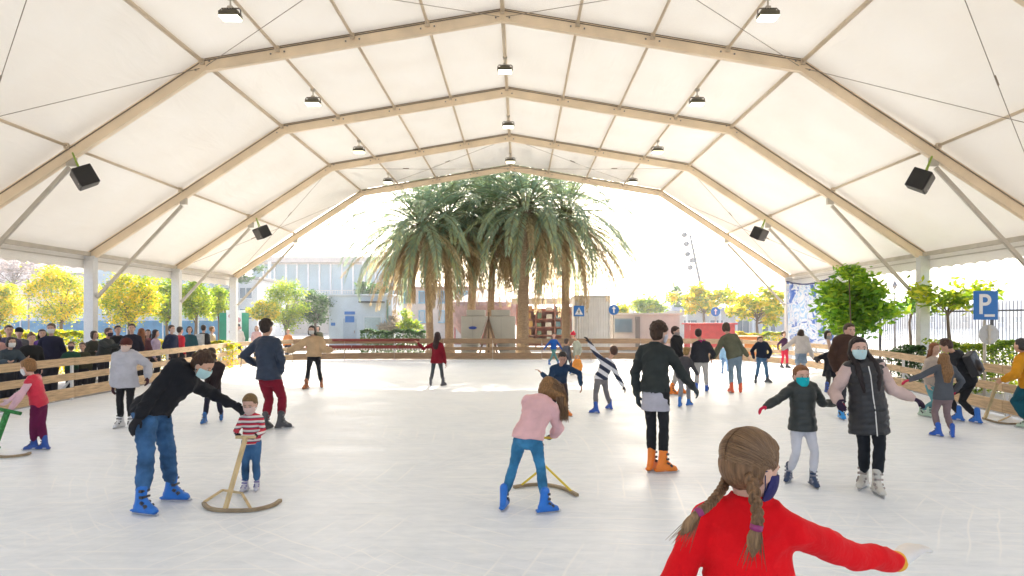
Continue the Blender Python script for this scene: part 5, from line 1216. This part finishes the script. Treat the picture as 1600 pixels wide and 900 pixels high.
person('person in short black coat with cream bag strap on deep blue skates', 1.60, 170, (1292,614), (1304,606), head=(1294,524,0), hR=(1279,565,-.05), hL=(1311,556,-.1), hair=('bob',(.03,.02,.015)), top=c_((.018,.018,.025), t=.03, hem=.09, flare=1.2, name='coat'), legs=c_(BLK, slim=.9), skate=((.01,.08,.42),), skin=(.6,.4,.3), mask=(.3,.3,.3))
person('man in dark brown jacket on bright blue skates behind the vest woman', 1.84, 178, (1314,655), (1332,652), head=(1328,517,0), hair=('short',(.06,.035,.02)), top=c_((.06,.032,.024), t=.03), legs=c_((.05,.05,.06)), skate=((.02,.30,.75),), skin=(.62,.38,.3))
# 22 girl teal mask
person('girl in shiny black puffer jacket with turquoise mask and red gloves', 1.28, 180, (1233,752), (1270,760), hip=(1254,664,0), neck=(1254,598,0), head=(1253,588,-.02), hR=(1196,635,-.15), hL=(1306,630,.12), hair=('pony',(.22,.09,.035)), hs=1.15,
       top=dict(mat=nylon((.028,.034,.034)), t=.03, quilt=(.085,.009), noise=.004, name='puffer_jacket', hem=.045), legs=c_((.60,.60,.66), t=.005), skate=((.03,.055,.12),(.25,.25,.3)), gloves=(.62,.02,.07), mask=(.01,.42,.50), toe=(38,2), elbow=((0,0,-1),(0,0,-1)), skin=(.66,.40,.31))
# 23 woman vest
person('woman with long dark hair in a black quilted vest coat and pale sleeves', 1.64, 184, (1350,762), (1370,772), hip=(1357,640,0), neck=(1347,563,0), head=(1342,545,-.03), hR=(1310,628,-.16), hL=(1425,622,.0), hair=('longfront',(.018,.011,.012)), look=(6,0),
       top=dict(mat=nylon((.026,.026,.030)), t=.026, quilt=(.062,.009), vest=cloth((.58,.43,.40)), noise=.006, hem=.155, flare=1.08, name='quilted_vest', zip=True, sleeve=1.08, puff=1.06), legs=c_((.016,.018,.024), slim=.95), skate=((.58,.55,.50),(.35,.3,.28)), gloves=(.035,.02,.05), mask=(.50,.68,.72),
       toe=(42,4), elbow=((.1,-1,-.3),(-.2,0,-1)), skin=(.66,.42,.34))
# 25..28
person('girl with long brown hair seen from behind in grey top, arm stretched out', 1.28, 8, (1488,684), (1466,682), hip=(1474,618,0), neck=(1476,570,0), head=(1474,562,.02), hL=(1420,594,.05), hR=(1492,612,0), hair=('verylong',(.23,.12,.05)),
       top=c_((.09,.10,.12), t=.022, hem=.05), legs=c_((.24,.17,.18), t=.008), skate=((.015,.10,.50),), gloves=(.5,.03,.08), toe=(20,-40), elbow=((.5,-.2,-.5),(0,0,-1)))
bp_ = backpack((.02,.02,.026))
person('person in black clothes with backpack stooping over a child, blue skates', 1.62, -35, (1527,662), (1498,658), hip=(1512,596,.1), neck=(1490,552,.1), head=(1478,541,.1), hR=(1470,590,.1), hL=(1462,585,.0), hair=('messy',(.07,.035,.025)), look=(-20,-35),
       top=c_((.02,.021,.026), t=.03), legs=c_((.018,.018,.022)), skate=((.02,.16,.60),), toe=(30,10), extra=bp_)
tag(backpack.last, 'black backpack worn by the stooping person in black', 'backpack')
person('girl with ginger brown hair and teal leggings beside the stooping person', 1.45, 165, (1440,650), (1452,652), head=(1461,545,0), neck=(1459,559,0), hip=(1456,600,0), hair=('long',(.24,.09,.04)), top=c_((.5,.42,.36)), legs=c_((.12,.32,.36), slim=.9), skate=((.45,.60,.50),), skin=(.62,.4,.3))
person('woman in mustard yellow jacket cropped by the picture edge at the barrier', 1.62, -20, (1618,672), (1606,670), hip=(1610,600,0), neck=(1602,552,0), head=(1594,540,0), hL=(1567,594,.1), hR=(1630,596,.1), hair=('short',(.05,.045,.045)), top=c_((.62,.27,.015), t=.03, name='jacket', sleeve=1.3), legs=c_((.01,.09,.13), t=.012), skate=((.50,.62,.50),))
a3 = [G(1536,655), G(1560,662), G(1590,664), G(1625,660), G(1650,650)]
push_frame('wooden push frame parked by the barrier near the mustard jacket', W(1560,592,11.4), G(1539,656), a3, [(G(1560,661), G(1580,652))], lw, .14, rad=.02)

# spectators leaning over or standing behind the barrier; they wear ordinary shoes
GZ = -.06
def spec(label, H, px, d, yaw, hair, topc, legc=(.03,.03,.04), head_y=None, mask=None, hat=None, hR=None, hL=None, lean=(0,0), extra=None, look=(0,0), skin=(.58,.36,.28), **k):
    x = (px-CX)/F*d; ya = R(yaw); r = Vector((math.cos(ya), -math.sin(ya), 0))*.07
    return person(label, H, yaw, ('w', x+r.x, d+r.y, GZ), ('w', x-r.x, d-r.y, GZ), lean=lean, hair=hair, top=dict(mat=cloth(topc), t=.028, **k), legs=c_(legc, t=.014), mask=mask, hat=hat, hR=hR, hL=hL, look=look, extra=extra, skin=skin, group='spectators behind the barrier')
RAIL = ('b',.02,.20,-.12)
spec('woman with white mask and dark hair leaning over the barrier in pale sleeves', 1.60, 8, 14.2, 120, ('bob',(.03,.02,.02)), (.05,.07,.09), mask=(.72,.72,.72), lean=(28,0), hR=('b',.02,.27,-.10), hL=('b',.0,.27,-.10))
spec('man in dark purple jacket standing tall behind the leaning masked woman', 1.78, 14, 16.2, 135, ('short',(.05,.03,.02)), (.06,.05,.10), hR=RAIL)
spec('spectator in black coat with brown bun hair beside the open navy coat man', 1.60, 47, 15.4, 130, ('bun',(.12,.06,.03)), (.018,.018,.018), lean=(12,0), hR=RAIL)
spec('man in open navy coat over grey jumper wearing a white mask', 1.82, 80, 16.6, 155, ('short',(.10,.07,.05)), (.02,.02,.045), mask=(.75,.75,.76), hR=('b',.05,.10,-.26))
spec('child in dark green jacket peering over the barrier', 1.35, 112, 16.4, 150, ('short',(.13,.08,.05)), (.02,.07,.045), mask=(.05,.04,.07), lean=(12,0), hR=RAIL, hL=RAIL)
spec('child in dark olive coat next to the dark green jacket child', 1.30, 129, 16.8, 150, ('short',(.10,.05,.03)), (.05,.05,.03), hR=RAIL)
spec('man in charcoal jacket pointing beside the nearest white post', 1.72, 160, 17.8, 100, ('short',(.12,.08,.06)), (.045,.05,.05), mask=(.06,.04,.07), lean=(18,0), hR=('b',-.02,.30,-.04), hL=RAIL)
spec('man in dark hat standing directly behind the grey hoodie woman', 1.80, 206, 18.9, 150, ('short',(.03,.02,.02)), (.02,.02,.035), hR=RAIL)
spec('woman with very long auburn hair behind the grey hoodie woman', 1.66, 221, 19.3, -30, ('verylong',(.22,.08,.03)), (.10,.04,.05))
spec('woman in lilac jacket with dark hair looking away from the rink', 1.60, 243, 20.4, 80, ('long',(.03,.02,.02)), (.42,.34,.46))
spec('man in navy jacket with dark cap among the spectators', 1.74, 268, 21.4, 110, ('short',(.04,.025,.02)), (.02,.03,.07), mask=(.6,.45,.4))
spec('spectator in bright red jacket partly hidden by the navy jacket man', 1.68, 281, 22.0, 30, ('short',(.05,.03,.025)), (.58,.03,.05))
bp2 = backpack((.45,.45,.46), (.03,.03,.03))
spec('spectator wearing a grey and black backpack facing away near the third post', 1.72, 318, 24.4, 5, ('short',(.04,.03,.02)), (.03,.03,.035), extra=bp2); tag(backpack.last, 'grey and black backpack on the spectator facing away', 'backpack')
spec('spectator in beige top standing next to the backpack wearer', 1.66, 331, 25.4, 60, ('short',(.25,.15,.08)), (.55,.45,.36))
spec('spectator in pale pink top behind the navy jacket man', 1.62, 401, 32, 170, ('long',(.25,.12,.08)), (.62,.35,.35))
spec('person in orange top standing behind the far barrier next to the poncho woman', 1.45, 450, 31, 170, ('short',(.40,.18,.06)), (.60,.22,.06))
spec('dark haired person behind the far barrier beside the poncho woman', 1.62, 497, 31.5, 175, ('bob',(.05,.04,.02)), (.09,.10,.06))
spec('person with a cap standing beyond the third white post', 1.72, 372, 30.6, 160, ('short',(.04,.03,.03)), (.62,.60,.60), hat=(.06,.06,.07))

spec('spectator in purple scarf half hidden beside the man in the open navy coat', 1.66, 66, 17.4, 140, ('long',(.04,.025,.02)), (.10,.04,.20))
spec('spectator in dark olive parka between the dark green child and the nearest post', 1.62, 141, 18.2, 110, ('bob',(.05,.03,.02)), (.05,.05,.035), lean=(15,0), hR=RAIL)
spec('spectator in black hooded jacket behind the charcoal jacket man', 1.74, 184, 19.4, 130, ('short',(.02,.015,.015)), (.02,.02,.022), hood=True)
spec('woman in burgundy jacket standing behind the grey hoodie woman beside auburn hair', 1.60, 231, 20.6, 150, ('long',(.05,.03,.02)), (.20,.02,.05))
spec('spectator in dark teal jacket among the people before the third post', 1.68, 296, 23.2, 150, ('bob',(.04,.03,.02)), (.02,.07,.09))
spec('spectator in dusty pink top at the picture edge behind the leaning woman', 1.66, -6, 15.6, 120, ('long',(.08,.04,.03)), (.5,.28,.26))
spec('spectator in black beanie and grey jacket beside the masked leaning woman', 1.70, 30, 17.2, 150, ('short',(.02,.015,.015)), (.10,.10,.11), hat=(.015,.015,.018))
bake()
for ob, src in SKC:
    ob.data = src.data; ob.modifiers.clear()
if HAZE:
    q = MB(); q.box((0,420,12.5), (1300,1060,27.4)); hz = q.build('haze', [], None); m = bpy.data.materials.new('air'); m.use_nodes = True; m.node_tree.nodes.clear()
    o_ = m.node_tree.nodes.new('ShaderNodeOutputMaterial'); v_ = m.node_tree.nodes.new('ShaderNodeVolumePrincipled'); v_.inputs['Density'].default_value = HAZE; v_.inputs['Color'].default_value = (.93,.95,1,1); v_.inputs['Anisotropy'].default_value = .35
    m.node_tree.links.new(v_.outputs[0], o_.inputs['Volume']); hz.data.materials.append(m); tag(hz, kind='stuff')
# ------------------------------------------------------------------ camera, sky, sun
cam = bpy.data.cameras.new('camera'); co = bpy.data.objects.new('camera', cam); C.objects.link(co); co.location = (0,0,CH); co.rotation_euler = (math.pi/2,0,0)
cam.sensor_width = 36; cam.lens = 22.5; cam.shift_x = -(CX-800)/1600; cam.shift_y = (CY-450)/1600; cam.clip_end = 3000; cam.clip_start = .05
bpy.context.scene.camera = co
w = bpy.data.worlds.new('World'); bpy.context.scene.world = w; w.use_nodes = True; nt = w.node_tree; bg = nt.nodes['Background']
sk = nt.nodes.new('ShaderNodeTexSky'); sk.sky_type = 'NISHITA'; sk.sun_disc = False; sk.sun_elevation = R(SUN_EL); sk.sun_rotation = R(SUN_AZ); sk.air_density = 1.0; sk.dust_density = 4.0; sk.ozone_density = 1.0
nt.links.new(sk.outputs[0], bg.inputs[0]); bg.inputs[1].default_value = SKY
L = bpy.data.lights.new('sun', 'SUN'); L.energy = SUN; L.angle = R(.6); L.color = (1,.94,.84); lo = bpy.data.objects.new('sun', L); C.objects.link(lo)
sd = Vector((math.sin(R(SUN_AZ))*math.cos(R(SUN_EL)), math.cos(R(SUN_AZ))*math.cos(R(SUN_EL)), math.sin(R(SUN_EL)))); lo.rotation_euler = (-sd).to_track_quat('-Z','Y').to_euler()
s = bpy.context.scene; s.view_settings.view_transform = 'Standard'; s.view_settings.look = 'None'; s.view_settings.exposure = EXPO; s.view_settings.gamma = 1; s.view_settings.use_curve_mapping = False
s.render.engine = 'CYCLES'; cy = s.cycles; cy.max_bounces = 7; cy.diffuse_bounces = 4; cy.glossy_bounces = 3; cy.transmission_bounces = 4; cy.transparent_max_bounces = 6; cy.sample_clamp_indirect = 6; cy.use_denoising = True; cy.caustics_reflective = False; cy.caustics_refractive = False
cy.use_adaptive_sampling = True; cy.adaptive_threshold = .015
